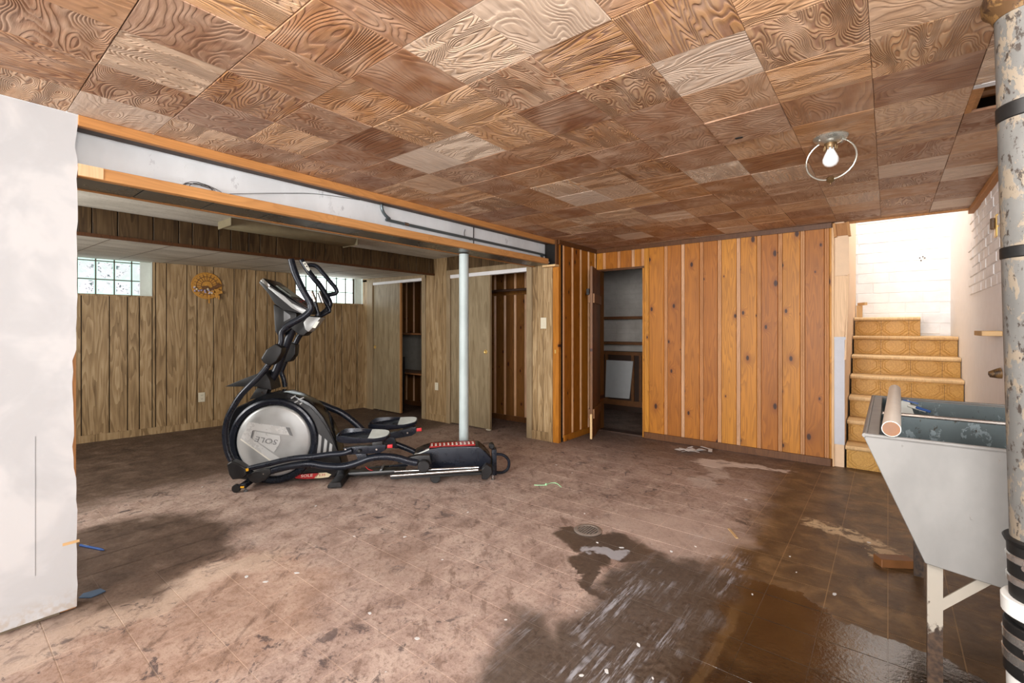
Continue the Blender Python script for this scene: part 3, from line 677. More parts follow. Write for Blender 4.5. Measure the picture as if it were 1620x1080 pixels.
# ================================================================ CLOSET WALL
wc = struct(empty('wall_closet'), 'panelled wall with two sliding-door closets')
def clo(name, t0, t1, z0, z1, n0, n1, mat, ch=0.0, par=None): return board(name, CLO, t0, t1, z0, z1, n0, n1, mat, par or wc, ch)
CL = -6.33
clo('wood_plank', CL, -6.20, 0, 1.96, -.04, 0, 'panel', .003)
clo('wood_plank', CL, -4.72, 1.985, 2.2, -.04, -.002, 'paneldark')
A1, B1, A2, B2 = -6.06, -4.94, -4.39, -3.16
clo('header', CL, -4.86, 1.93, 1.99, -.04, 0, 'panel')
clo('door_jamb', -6.20, A1, 0, 1.94, -.06, .014, 'jamb', .003)
clo('door_jamb', B1, -4.868, 0, 1.94, -.06, .014, 'jamb', .003)
clo('door_casing', -6.20, -4.868, 1.905, 1.955, -.06, .016, 'jamb', .003)
clo('door_track', A1, B1, 1.868, 1.905, -.06, .006, 'whitewall', .002)
for a, b in ((-4.868, -4.80), (-4.80, -4.655), (-4.655, -4.53), (-4.53, -4.456)): clo('wood_plank', a+.002, b-.002, .08, 2.2, -.04, -.002, 'panel', .002)
clo('baseboard_board', -4.868, -4.456, 0, .085, -.04, .008, 'panel', .002)
clo('door_jamb', -4.456, A2, 0, 1.95, -.06, .014, 'jamb', .003)
clo('door_jamb', B2, -3.088, 0, 1.95, -.06, .014, 'jamb', .003)
clo('door_casing', -4.456, -3.088, 1.905, 1.965, -.06, .016, 'jamb', .003)
clo('door_track', A2, B2, 1.862, 1.905, -.06, .006, 'whitewall', .002)
for k in range(7):
    a = -4.456+k*.2; clo('wood_plank', a+.002, min(a+.198, -3.06), 1.966, 2.2, -.04, -.002, 'paneldark', .002)
for a, b in ((-3.088, -3.02), (-3.02, -2.94), (-2.94, -2.87)): clo('wood_plank', a+.002, b-.002, .09, 1.93, -.04, -.002, 'panel', .002)
clo('baseboard_board', -3.088, -2.87, 0, .095, -.04, .006, 'panel', .002)
clo('corner_trim', -2.868, -2.815, 0, 1.88, -.04, .010, 'panel', .003)
clo('corner_trim', -2.813, -2.738, 0, 1.878, -.04, .004, 'pine', .004)
cs = MB().box(-2.788, -2.77, 4.2085, 4.2105, .955, .995).build('strike_plate', 'brass', wc)
clo('wall_backing', -3.10, -2.74, 0, ZC, -.08, -.041, 'darkvoid')
# closet interiors
for (a, b, nm) in ((-6.40, -4.60, 'a'), (-4.5, -2.95, 'b')):
    n = int((b-a)/.17); w = (b-a)/n
    for k in range(n):
        beaded(Fr((0, 4.86), (1, 0)), a+k*w, a+k*w+w, 0.07, 2.2, 0, 'pinedoor', 'pinemold', wc)
    MB().box(a, b, 4.836, 4.86, 0, .07).build('closet_baseboard', 'trimbrown', wc)
MB().box(-4.585, -4.52, 4.256, 4.86, 0, 2.2).build('closet_partition', 'pinedoor', wc); MB().box(-2.95, -2.86, 4.256, 4.86, 0, 2.2).build('closet_partition', 'pinedoor', wc)
MB().box(-6.45, -6.40, 4.256, 4.86, 0, 2.2).build('closet_partition', 'pinedoor', wc)
MB().box(-6.45, -2.86, 4.256, 4.9, 2.2, 2.22).build('closet_ceiling', 'umber', wc)
MB().box(-6.45, -2.86, 4.862, 4.9, 0, 2.2).build('closet_back', 'darkvoid', wc)
def shelf(name, x0, x1, y0, y1, z, mat, label, th=.02): return tag(slab(name, x0, x1, y0, y1, z-th, z, mat), label, 'shelf')
zsf = hit(650, 527, (0, 4.5, 0), (0, 1, 0)).z
shelf('closet_shelf', -6.39, -4.60, 4.44, 4.83, 1.147, 'brownshelf', 'upper wooden shelf inside the left closet')
shelf('closet_shelf', -6.39, -4.60, 4.44, 4.83, .565, 'brownshelf', 'lower wooden shelf inside the left closet')
tag(slab('grey_board', -6.2, -4.62, 4.79, 4.83, .568, 1.12, 'greyboard'), 'grey board standing between the left closet shelves', 'board')
bx = tag(slab('dark_panel', -5.62, -5.585, 4.30, 4.42, 0.003, .80, 'black'), 'thin dark panel leaning behind the left closet door', 'panel'); bx.rotation_euler = (0, .03, 0)
rd = tag(MB().tube([(-4.50, 4.58, 1.70), (-2.97, 4.58, 1.70)], .016, 12).build('closet_rod', 'umber'), 'dark hanging rod inside the right closet', 'rod')
MB().box(-4.5, -2.97, 4.81, 4.838, 1.66, 1.72).build('rod_rail', 'pinedoor', rd)
# sliding doors
def sdoor(name, x0, x1, y, mat, kx, label, edge=None):
    d = struct(slab(name, x0, x1, y, y+.032, .012, 1.875, mat, bevel=.002), label)
    if edge: o = MB().box(x1-x0-.004, x1-x0+.014, 0, .032, 0, 1.862).build('edge_strip', edge, d)
    k = MB().lathe([(0.0, -.001), (.016, -.001), (.022, -.005), (.026, -.003), (.027, 0), (0, 0)], (kx-x0, 0, .938-.012), (0, 1, 0), n=20); k.build('finger_pull', 'brass', d)
    return d
sdoor('door_1', A1+.003, -5.43, 4.222, 'slidedoor', -6.02, 'sliding closet door in the far corner with a bare pine edge', 'fir')
sdoor('door_2', A2+.003, -3.735, 4.222, 'slidedoor', -3.79, 'sliding closet door partly hidden by the steel post', 'jamb')
sdoor('door_3', -6.05, -5.46, 4.262, 'slidedoor', -6.0, 'second sliding panel behind the left closet door')
MB().box(-3.76, -3.70, 4.195, 4.222, .004, .016).build('door_guide', 'ivory', wc)
# plates
def plate(name, fr, t, z, w, h, label, slots, mat='ivory'):
    e = empty(name, fr.w(t, 0, z), fr.a); tag(e, label, 'outlet' if 'outlet' in name else ('switch' if 'switch' in name else 'plate'))
    MB().box(-w/2, w/2, -.006, 0, -h/2, h/2).build('cover_plate', mat, e, bevel=.002)
    if slots == 2:
        for s_ in (-1, 1):
            f = MB().box(-.016, .016, -.008, -.006, s_*.022-.013, s_*.022+.013).build('socket', mat, e, bevel=.001)
            MB().box(-.008, -.005, -.0086, -.008, s_*.022-.005, s_*.022+.006).box(.005, .008, -.0086, -.008, s_*.022-.005, s_*.022+.006).build('socket_slot', 'black', f)
    elif slots == 3:
        for s_ in (-1, 0, 1): MB().box(-.008, .008, -.010, -.006, s_*.026-.006, s_*.026+.006).build('switch_toggle', mat, e, bevel=.001)
    else: MB().lathe([(0, 0), (.003, 0), (.003, .002), (0, .002)], (0, -.006, .03), (0, -1, 0), 8).build('screw', 'nickel', e)
    return e
t, z = FAR.px(319, 628); plate('wall_outlet', FAR, t, z, .07, .115, 'ivory duplex outlet low on the brown panelled far wall', 2)
plate('light_switch', CLO.off(.0), CLO.px(860, 511)[0], 1.28, .075, .12, 'ivory switch plate right of the right closet', 3)
plate('blank_plate', CLO, CLO.px(691, 611)[0], .456, .062, .10, 'ivory cover plate between the two closets', 1)
# ceiling fixture box in side room
fx = empty('ceiling_fixture', (-4.36, 1.58, 2.14)); tag(fx, 'long beige fluorescent fixture under the side room ceiling', 'light')
m = MB(); m.prism([(-.13, 0), (-.09, -.062), (.09, -.062), (.13, 0)], lambda u, v, w: (u, w, v), 0, 1.17); m.build('housing', 'fixture', fx, bevel=.004)
MB().box(-.135, .135, -.012, 0.0, -.066, 0).build('end_cap', 'fixture', fx, bevel=.004); MB().box(-.135, .135, 1.17, 1.182, -.066, 0).build('end_cap', 'fixture', fx, bevel=.004)
# fan shaped wall decoration
t, z = FAR.px(327, 452); wd = empty('straw_fan', FAR.w(t, 0.004, z), FAR.a); tag(wd, 'round straw fan with dried flowers and a bow hung on the panelling', 'wall decoration')
MB().lathe([(0, .016), (.08, .014), (.15, .008), (.165, .006), (.165, .0), (0, 0)], (0, 0, 0), (0, -1, 0), 40).build('fan_disc', 'straw', wd)
for r_ in (.06, .11, .158): MB().tube([(r_*math.cos(a), -.016+r_*.05, r_*math.sin(a)) for a in [2*math.pi*k/36 for k in range(37)]], .004, 6).build('woven_ring', 'strawdark' if r_ < .15 else 'straw', wd)
m = MB()
for k in range(20):
    a = 2*math.pi*k/20; m.bar((.055*math.cos(a), -.015, .055*math.sin(a)), (.14*math.cos(a), -.011, .14*math.sin(a)), .006, .004, (0, 1, 0))
m.build('straw_rib', 'strawdark', wd)
MB().bar((.02, -.006, -.12), (.025, -.006, -.215), .014, .012, (0, 1, 0)).build('handle', 'straw', wd)
m = MB(); m.prism([(-.06, -.01), (.0, .0), (.03, -.03), (.12, .035), (.165, .015), (.12, -.015), (.05, -.05), (-.03, -.06)], lambda u, v, w: (u, w, v), -.026, -.018); m.build('ribbon_band', 'strawdark', wd)
rf = random.Random(8)
for k in range(16):
    x_, z_ = (rf.uniform(-.15, -.06), rf.uniform(-.07, -.02)) if k < 6 else (rf.uniform(-.03, .06), rf.uniform(-.10, -.035))
    MB().lathe([(0, .014), (.008, .012), (.013, .004), (.008, -.002), (0, 0)], (x_, -.022, z_), (0, -1, rf.uniform(-.4, .4)), 7).build('dried_flower', 'flower' if k % 3 else 'cream', wd)
for (pts) in ([(.07, -.04), (.115, -.03), (.14, -.075), (.095, -.085)], [(.075, -.085), (.13, -.08), (.10, -.16), (.085, -.125)], [(.10, -.07), (.155, -.05), (.168, -.085), (.12, -.10)], [(.10, -.10), (.135, -.12), (.125, -.175)], [(.035, -.06), (.075, -.05), (.07, -.10)]):
    MB().prism(pts, lambda u, v, w: (u, w, v), -.036, -.024).build('bow_loop', 'ribbon', wd, bevel=.003)
# ================================================================ KNOTTY PINE WALLS
wb = struct(empty('wall_back'), 'knotty pine board wall beside the stairs')
DX0, DX1, DZ = -2.70, -2.138, 1.912
MB().box(DX1, -0.392, 5.062, 5.16, 0, ZC).build('wall_backing', 'umber', wb); MB().box(-2.738, DX1, 5.062, 5.16, DZ, ZC).build('wall_backing', 'umber', wb)
ed = [-2.138]+[BACK.px(p_, 550)[0]+.019 for p_ in (1024, 1053, 1080, 1109.5, 1138, 1168, 1200.5, 1234, 1269.6, 1308)]+[-.386]
for a, b in zip(ed[:-1], ed[1:]):
    if b-a > .06: beaded(BACK, a, b, .045, 2.125, -.02, 'pine', 'pinemold', wb)
    else: board('pine_board', BACK, a, b-.001, .045, 2.125, -.02, -.002, 'pine', wb, .004)
ed = [-2.738]+[BACK.px(p_, 410)[0]+.019 for p_ in (955.5, 978.5, 1001)]+[DX1]
for a, b in zip(ed[:-1], ed[1:]):
    beaded(BACK, a, b, DZ+.012, 2.125, -.02, 'pine', 'pinemold', wb)
board('head_casing', BACK, -2.738, DX1, DZ-.012, DZ+.012, -.06, .004, 'trimbrown', wb)
board('door_casing', BACK, DX1-.018, DX1, 0, DZ, -.10, .002, 'pine', wb)
board('crown_strip', BACK, -2.738, -.386, 2.118, ZC-.002, -.02, .016, 'trimbrown', wb, .006)
board('wall_end_trim', BACK, -.392, -.374, 0, ZC-.01, -.10, .004, 'stairtrim', wb)
bbk = struct(empty('baseboard_back'), 'scuffed low wooden baseboard under the pine wall')
board('baseboard_board', BACK, DX1, -.386, 0, .066, 0, .022, 'trimbrown', bbk, .012)
wr = struct(empty('wall_return'), 'short pine wall behind the open plank door')
MB().box(-2.80, -2.758, 4.256, 5.16, 0, ZC).build('wall_backing', 'umber', wr)
ed = [4.218]+[RET.px(p_, 450)[0]+.019 for p_ in (891.5, 906, 919, 931.5)]+[5.036]
for a, b in zip(ed[:-1], ed[1:]):
    beaded(RET, a, b, .045, 2.125, -.02, 'pine', 'pinemold', wr)
board('crown_strip', RET, 4.2, 5.03, 2.118, ZC-.002, -.02, .016, 'trimbrown', wr, .006)
board('baseboard_board', RET, 4.30, 5.03, .004, .07, 0, .018, 'pine', wr, .008)
board('corner_board', RET, 4.172, 4.217, 1.90, ZC-.004, -.02, 0, 'trimbrown', wr)
# open plank door, swung into the room
h0, h1 = Vector((-2.690, 5.018, 0)), Vector((-2.500, 4.490, 0))
T = (h1-h0).normalized(); DF = Fr((h0.x, h0.y), (T.x, T.y))
dr = struct(empty('door_4'), 'plank door standing open against the short pine wall')
L = (h1-h0).length; k = 4
for i in range(k):
    w = L/k-.001; board('door_plank', DF, i*L/k, i*L/k+w, .03, 1.895, -.012, .016, 'pinedoor', dr, .003)
for z_ in (.30, 1.55): board('door_ledger', DF, .03, L-.012, z_-.05, z_+.05, .016, .036, 'pinedoor', dr, .003)
for z_ in (.30, 1.55): board('door_ledger', DF, .03, L-.012, z_-.05, z_+.05, -.032, -.012, 'pinedoor', dr, .003)
p_ = DF.w(L-.02, .04, 1.62); MB().box(p_.x-.015, p_.x+.02, p_.y-.01, p_.y+.01, p_.z-.035, p_.z+.035).build('door_latch', 'black', dr, bevel=.003)
p_ = DF.w(L+.008, 0.0, 0.17); MB().box(p_.x-.012, p_.x+.012, p_.y-.008, p_.y+.008, p_.z-.14, p_.z+.13).build('split_edge', 'nosing', dr, bevel=.003)
# storeroom behind the door
ws = struct(MB().box(-4.1, -1.6, 6.62, 6.72, 0, 2.3).build('wall_storeroom', 'storebrick'), 'grey painted brick wall of the storeroom')
rb = random.Random(2)
bm_ = tile_mesh('storeroom_brick', .196, .063, .012, .003).mesh('storeroom_brick', smooth=False); bm_.materials.append(MAT['storebrick'])
for j in range(13):
    for i in range(7):
        x_ = -3.55+i*.205+(.1 if j % 2 else 0); o = mesh_obj('brick', bm_, None, ws); o.location = (x_, 6.612+rb.uniform(-.001, .001), 1.02+j*.075); o.rotation_euler = (math.pi/2, 0, 0)
struct(MB().box(-4.1, -4.0, 5.17, 6.62, 0, 2.3).build('wall_storeroom_left', 'dullwall'), 'dim side wall of the storeroom'); struct(MB().box(-1.75, -1.6, 5.17, 6.62, 0, 2.3).build('wall_storeroom_right', 'dullwall'), 'dim right side wall of the storeroom')
struct(MB().box(-4.1, -1.6, 5.165, 6.7, 2.1, 2.25).build('ceiling_storeroom', 'umber'), 'dark storeroom ceiling')
F65 = Fr((0, 6.45), (1, 0))
za, zb = F65.px(985, 500)[1], F65.px(985, 540)[1]
for z_, nm in ((za, 'upper'), (zb, 'lower')):
    s_ = tag(slab('storeroom_shelf', -3.95, -1.78, 6.38, 6.60, z_-.045, z_-.005, 'brownshelf', bevel=.004), nm+' wooden shelf across the storeroom brick wall', 'shelf')
zt = F65.px(985, 556)[1]
cb = empty('storeroom_cupboard', (-3.2, 6.45, 0)); tag(cb, 'low dark cupboard front in the storeroom', 'cupboard')
MB().box(-.7, 1.35, 0, .15, .0, zt).build('cupboard_body', 'umber', cb); MB().box(-.7, 1.35, -.02, 0, zt-.05, zt).build('top_rail', 'brownshelf', cb)
MB().box(-.7, 1.35, -.02, 0, .08, .16).build('bottom_rail', 'brownshelf', cb)
for x_ in (-.12, .30, .42, .54): MB().box(x_-.02, x_+.02, -.03, 0, .16, zt-.05).build('stile', 'brownshelf', cb)
pa, pb, pc, pd = [F65.px(*q_) for q_ in ((962, 569), (1004, 571), (998, 630), (960, 627))]
m = MB(); m.prism([pa, pb, pc, pd], lambda u, v, w: (u, w, v), 6.395, 6.410); tag(m.build('white_panel', 'mirrorpanel'), 'pale rectangular panel leaning in the storeroom', 'panel')
slb = MB().box(-2.70, DX1-.018, 5.03, 5.17, 0, .018).build('trim_4', 'umber'); struct(slb, 'dark wooden door sill of the storeroom')
w_ = wb
MB().box(-2.758, -2.70, 5.03, 5.16, 0, DZ).build('door_jamb', 'pinedoor', wb)

# ================================================================ STAIRS
SX0, SX1 = -0.292, XR-.004
st = empty('staircase', (0, 5.04, 0)); tag(st, 'steep staircase with gold octagon vinyl risers and worn wooden nosings', 'stairs')
steps = []
zk = [.198, .386, .574, .762, .950, 1.142, 1.342]; yk = [5.035+.23*k for k in range(7)]
for k in range(7):
    z0 = 0 if k == 0 else zk[k-1]; y_ = yk[k]; x1 = SX1 if k < 6 else .262; x0 = SX0
    yend = yk[k]+.27 if k < 5 else 6.98
    wp(MB().box(x0, x1, y_+.03, yend, zk[k]-.03, zk[k]).build('tread', 'nosing'), st)
    m = MB(); m.tube([(x0, y_+.016, zk[k]-.017), (x1, y_+.016, zk[k]-.017)], .0185, 12); m.box(x0, x1, y_+.012, y_+.035, zk[k]-.034, zk[k]); wp(m.build('nosing', 'nosing'), st)
    wp(MB().box(x0+.02, x1, y_+.046, y_+.07, z0, zk[k]-.03).build('riser_board', 'umber'), st)
    x_ = x0+.006; i = 0
    while x_ < x1-.01:
        xe = min(x_+.226, x1-.002); m = MB().box(0, xe-x_, -.004, 0, 0, zk[k]-.04-z0); o = m.build('riser_tile', 'riser'); o.location = (x_, y_+.045, z0+.001); L_ = Vector(o.location); wp(o, st); x_ += .2285
for k in (1, 2, 3):     # broken edge of vinyl lapping over the nosing
    rr = random.Random(k); xs_ = [SX0+.02+q_*(SX1-SX0-.04)/20 for q_ in range(21)]
    poly = [(x_, zk[k]-.03) for x_ in xs_]+[(x_, zk[k]-.045-rr.uniform(0, .012)) for x_ in reversed(xs_)]
    m = MB(); m.prism(poly, lambda u, v, w: (u, w, v), yk[k]+.030, yk[k]+.034); wp(m.build('torn_vinyl', 'riser'), st)
# wall at the left of the stairs, with its stringer and cap
wsl = struct(MB().box(-.374, -.302, 5.06, 6.985, 0, 4.0).build('wall_stair_left', 'peachlit'), 'plaster wall end at the left of the stairs')  # white wall; the warm light on it is put into its colour
MB().box(-.374, -.298, 5.045, 5.06, .2, 1.137).build('lower_panel', 'stairwall', wsl)
MB().box(-.374, -.290, 5.035, 5.06, 1.125, 1.15).build('panel_cap', 'stairwall', wsl)
MB().prism([(-.374, 1.15), (-.300, 1.15), (-.270, 1.683), (-.372, 1.69)], lambda u, v, w: (u, w, v), 5.048, 5.06).build('upper_panel', 'stairtrim', wsl)
MB().prism([(-.300, .95), (-.288, .95), (-.264, 1.70), (-.276, 1.70)], lambda u, v, w: (u, w, v), 5.04, 5.075).build('stringer_edge', 'stairtrim', wsl)
MB().box(-.366, -.268, 5.045, 5.06, 1.69, ZC-.012).build('post_face', 'peachlit', wsl)
for x_ in (-.372, -.272): MB().prism([(x_, 2.03), (x_+.02, 2.03), (x_+.008, ZC-.014), (x_-.012, ZC-.014)], lambda u, v, w: (u, w, v), 5.005, 5.06).build('cap_bracket', 'fir', wsl)
MB().box(-.36, -.272, 5.03, 5.044, 2.04, 2.15).build('cap_block', 'fir', wsl)
# stairwell walls
wst = struct(MB().box(-.5, .9, 6.99, 7.1, 0, 4.0).build('wall_stairwell', 'brick'), 'white painted brick wall at the turn of the stairs')
bs = tile_mesh('stair_brick', .290, .112, .008, .003).mesh('stair_brick', smooth=False); bs.materials.append(MAT['brick'])
for j in range(12):
    for i in range(4):
        x_ = -.29+i*.296+(.148 if j % 2 else 0)
        if x_ > .5: continue
        o = mesh_obj('brick', bs, None, wst); o.location = (x_, 6.985+rb.uniform(-.001, .001), 1.22+j*.118); o.rotation_euler = (math.pi/2, 0, 0)
for (a, b) in ((1455, 408), (1460, 406), (1463, 408), (1457, 412)): 
    q_ = hit(a, b, (0, 6.98, 0), (0, 1, 0)); MB().box(q_.x-.006, q_.x+.006, 6.972, 6.9766, q_.z-.006, q_.z+.006).build('nail_hole', 'umber', wst)
tag(MB().bar((-.27, 6.90, 1.507), (-.20, 6.78, 1.507), .03, .03).build('handrail_end', 'nosing'), 'short wooden handrail end beside the top step', 'handrail')
nw = MB().box(-.292, -.235, 6.86, 6.92, 1.342, 1.49).build('newel', 'nosing'); tag(nw, 'small wooden newel block on the top step', 'newel')
# right wall: smooth plaster below, painted brick above
wri = struct(MB().box(XR, .70, -4.7, 7.1, 0, 4.0).build('wall_right', 'whitewall'), 'white painted right wall with exposed brick')
bs2 = tile_mesh('wall_brick', .196, .062, .010, .004).mesh('wall_brick', smooth=False); bs2.materials.append(MAT['brick'])
for j in range(9):
    for i in range(9):
        y_ = 3.62+i*.206+(.103 if j % 2 else 0); z_ = 1.53+j*.072
        if y_ > 5.35+.12*math.sin(j*1.7): continue
        o = mesh_obj('brick', bs2, None, wri); o.location = (XR-.007+rb.uniform(-.002, .002), y_, z_); o.rotation_euler = (math.pi/2, 0, -math.pi/2)
tr5 = struct(MB().bar((.51, 3.2, ZC-.022), (.51, 5.12, ZC-.022), .04, .04).build('trim_5', 'fir', bevel=.003), 'wooden strip between ceiling and right wall')
q_ = RIGHT.px(1579, 357); 
br = empty('wall_bracket', RIGHT.w(q_[0], 0, q_[1]), RIGHT.a); tag(br, 'rusty metal bracket on the brick of the right wall', 'bracket')
MB().box(-.03, .03, -.014, 0, -.07, .07).build('bracket_plate', 'brass', br, bevel=.004); MB().box(-.012, .012, -.035, -.014, -.02, .05).build('bracket_hook', 'hubrust', br, bevel=.004)
q_ = RIGHT.px(1577, 527); tag(slab('wall_ledge', XR-.09, XR-.001, 3.98, 4.30, q_[1]-.015, q_[1]+.015, 'ledge', bevel=.003), 'short wooden ledge on the right wall', 'shelf')
q_ = RIGHT.px(1585, 590); m = MB(); c_ = RIGHT.w(q_[0], 0, q_[1]); m.lathe([(0, .06), (.018, .055), (.03, .02), (.034, 0), (0, 0)], c_, (-1, 0, -.2), 14); tag(m.build('wall_hook', 'hubrust'), 'rusty knob hook low on the right wall', 'hook')

# ================================================================ CEILING LAMP
lp = onz(1314, 216, ZC); lm = empty('ceiling_lamp', (lp.x, lp.y, ZC)); tag(lm, 'bare bulb ceiling lamp with a wire globe ring', 'lamp')
MB().lathe([(0, 0), (.072, 0), (.074, -.006), (.066, -.018), (.045, -.028), (.030, -.034), (0, -.034)], n=32).build('canopy', 'nickel', lm)
m = MB().lathe([(.0, -.03), (.026, -.03), (.027, -.05), (.024, -.056), (.0, -.056)], n=20); m.build('socket', 'bronze', lm)
m = MB()
for k in range(10):
    a = 2*math.pi*k/10; m.box(.026*math.cos(a)-.003, .026*math.cos(a)+.003, .026*math.sin(a)-.003, .026*math.sin(a)+.003, -.066, -.048)
m.build('socket_fringe', 'bronze', lm)
MB().lathe([(.013, -.05), (.015, -.066), (.026, -.088), (.034, -.110), (.033, -.125), (.024, -.140), (.010, -.147), (0, -.148)], n=24).build('bulb', 'bulbglass', lm)
dv = Vector((-lp.x, -lp.y, 0)).normalized(); rv = Vector((-dv.y, dv.x, 0)); rv = (rv+dv*0.25).normalized()
MB().tube([rv*(.105*math.cos(a))+Vector((0, 0, -.112+.098*math.sin(a))) for a in [math.pi/2+.32+(2*math.pi-.64)*k/44 for k in range(45)]], .0042, 8).build('wire_ring', 'nickel', lm)
MB().lathe([(0, .014), (.012, .012), (.02, .004), (.016, 0), (.02, -.006), (.012, -.014), (.004, -.018), (.004, -.026), (0, -.027)], (0, 0, -.208), n=12).build('finial', 'bronze', lm)
for a in (0.8, 3.9): MB().lathe([(0, .006), (.006, .004), (.007, 0), (0, 0)], (.058*math.cos(a), .058*math.sin(a), -.022), (math.cos(a), math.sin(a), -1), 8).build('screw', 'nickel', lm)

# ================================================================ LAUNDRY TUB
tb = empty('laundry_tub', (0.2, 2.6, 0)); tag(tb, 'white metal double laundry tub with grey galvanised basins on legs', 'sink')
TY0_, TY1_ = 2.0, 3.155; prof = [(-.066, .862), (.092, .478), (.50, .43), (.50, .862)]
inn = [(-.040, .862), (.108, .500), (.488, .455), (.488, .862)]
for y_, nm in ((TY0_, 'end_panel'), (TY1_-.012, 'end_panel')): wp(MB().prism(prof, lambda u, v, w: (u, w, v), y_, y_+.012).build(nm, 'tubpaint', bevel=.002), tb)
wp(MB().prism([prof[0], prof[1], inn[1], inn[0]], lambda u, v, w: (u, w, v), TY0_+.0125, TY1_-.0125).build('front_panel', 'tubpaint'), tb)
wp(MB().prism([prof[1], prof[2], inn[2], inn[1]], lambda u, v, w: (u, w, v), TY0_+.0125, TY1_-.0125).build('bottom_panel', 'galv'), tb)
wp(MB().prism([prof[2], prof[3], inn[3], inn[2]], lambda u, v, w: (u, w, v), TY0_+.0125, TY1_-.0125).build('back_panel', 'galv'), tb)
wp(MB().prism([(-.0385, .862), (.109, .502), (.487, .457), (.487, .862)], lambda u, v, w: (u, w, v), 2.565, 2.58).build('divider', 'galv'), tb)
m = MB(); m.prism([(-.0385, .86), (-.0335, .86), (.1125, .505), (.1085, .502)], lambda u, v, w: (u, w, v), TY0_+.0128, TY1_-.0128); wp(m.build('basin_front_lining', 'galv'), tb)
for y_ in (TY0_+.0122, TY1_-.0152): wp(MB().prism([(-.033, .858), (.113, .506), (.486, .46), (.486, .858)], lambda u, v, w: (u, w, v), y_, y_+.003).build('basin_end_lining', 'galv'), tb)
m = MB(); m.tube([(-.062, TY0_, .866), (-.062, TY1_, .866)], .008, 8); m.tube([(-.062, TY0_+.004, .866), (.50, TY0_+.004, .866)], .007, 8); m.tube([(-.062, TY1_-.004, .866), (.50, TY1_-.004, .866)], .007, 8); wp(m.build('rolled_rim', 'tubpaint'), tb)
wp(MB().box(-.066, -.022, TY0_+.005, TY1_-.005, .860, .868).build('front_rim', 'tubpaint', bevel=.003), tb)
wp(MB().tube([(-.018, 2.572, .864), (.49, 2.572, .864)], .009, 8).build('divider_rim', 'steelband'), tb)
for (x_, y_) in ((.118, 2.05), (.118, 3.09), (.47, 2.05), (.47, 3.09)):
    m = MB(); m.box(x_-.019, x_+.019, y_-.019, y_-.014, 0, .478).box(x_-.019, x_-.014, y_-.0139, y_+.019, 0, .478); wp(m.build('leg', 'legpaint'), tb)
wp(MB().bar((.125, 2.035, .335), (.24, 2.035, .462), .026, .006, (0, 1, 0)).build('leg_brace', 'legpaint'), tb)
wp(MB().bar((.125, 3.075, .335), (.24, 3.075, .462), .026, .006, (0, 1, 0)).build('leg_brace', 'legpaint'), tb)
# things on the tub
a, b = Vector((.008, 1.985, .8995)), Vector((.028, 3.26, .8995))
rl = tag(MB().tube([a, b], .0255, 20).build('wooden_pole', 'whitewood'), 'thick pale wooden pole laid along the front rim of the laundry tub', 'pole')
MB().tube([a-(b-a).normalized()*.0015, a], .0235, 20).build('cut_end', 'brownshelf', rl)
sq = empty('plastic_scraper', (.075, 3.03, .80)); tag(sq, 'small white and blue plastic scraper propped inside the tub', 'scraper')
MB().bar((-.02, 0, .07), (.01, 0, -.03), .05, .006, (0, 1, 0)).build('scraper_blade', 'whiteplastic', sq)
MB().bar((.0, 0, .05), (.07, -.01, .03), .022, .014).build('scraper_handle', 'whiteplastic', sq, bevel=.003); MB().bar((.03, -.012, .045), (.085, -.014, .028), .02, .012).build('scraper_grip', 'blueplastic', sq, bevel=.003)
MB().bar((-.018, -.004, .075), (.04, -.006, .062), .012, .006).build('scraper_edge', 'blueplastic', sq)

# ================================================================ SOIL STACK
pt, pb_ = Vector((.268, 1.688, 2.03)), Vector((.300, 1.714, .66))
dn = (pb_-pt).normalized()
pp = empty('drain_pipe', (.31, 1.72, 0)); tag(pp, 'peeling cast iron drain pipe with rubber couplings at the right edge', 'pipe')
def along(z): return pt+(pb_-pt)*((pt.z-z)/(pt.z-pb_.z))
wp(MB().tube([along(2.02), along(.70)], .060, 32).build('iron_pipe', 'castiron'), pp)
def ring(name, z0, z1, r, mat, cup=0.0, nseg=32):
    m = MB(); a, b = along(z0), along(z1); ax = (b-a).normalized(); h = (b-a).length
    m.lathe([(0, 0), (r-.003, 0), (r, .003), (r+cup, h-.003), (r-.003+cup, h), (0, h)], a, ax, nseg); return wp(m.build(name, mat), pp)
m = MB(); a = along(2.03); m.lathe([(0, -.14), (.062, -.14), (.066, -.11), (.072, -.05), (.080, -.035), (.084, -.02), (.082, 0.0), (.070, .012), (.062, .03), (0, .03)], a, dn, 32); wp(m.build('hub', 'hubrust'), pp)
ring('pipe_band', 1.785, 1.745, .0625, 'rubber'); ring('pipe_band', 1.435, 1.405, .0625, 'rubber')
ring('rubber_sleeve', .705, .60, .066, 'rubber', -.001); ring('sleeve_lip', .712, .695, .073, 'rubber', -.004)
ring('clamp_band', .672, .652, .0685, 'steelband'); ring('clamp_band', .618, .598, .0685, 'steelband')
ring('rubber_sleeve', .60, .50, .064, 'rubber'); ring('label_band', .562, .520, .079, 'pvc')
ring('rubber_sleeve', .50, .37, .076, 'rubber', .002)
ring('clamp_band', .478, .452, .0785, 'steelband'); ring('clamp_band', .430, .402, .0795, 'steelband')
ring('plastic_pipe', .37, .0, .073, 'pvc')
tl = -Vector((cC, sC, 0))  # towards the left of the view
for z_, r_ in ((.662, .07), (.466, .08), (.416, .082)):
    c_ = along(z_)+tl*(r_*.8)-Vector((-sC, cC, 0))*(r_*.6); m = MB(); m.bar(c_, c_+tl*.03, .016, .014); m.tube([c_+tl*.02, c_+tl*.042], .006, 8); wp(m.build('clamp_screw', 'steelband'), pp)

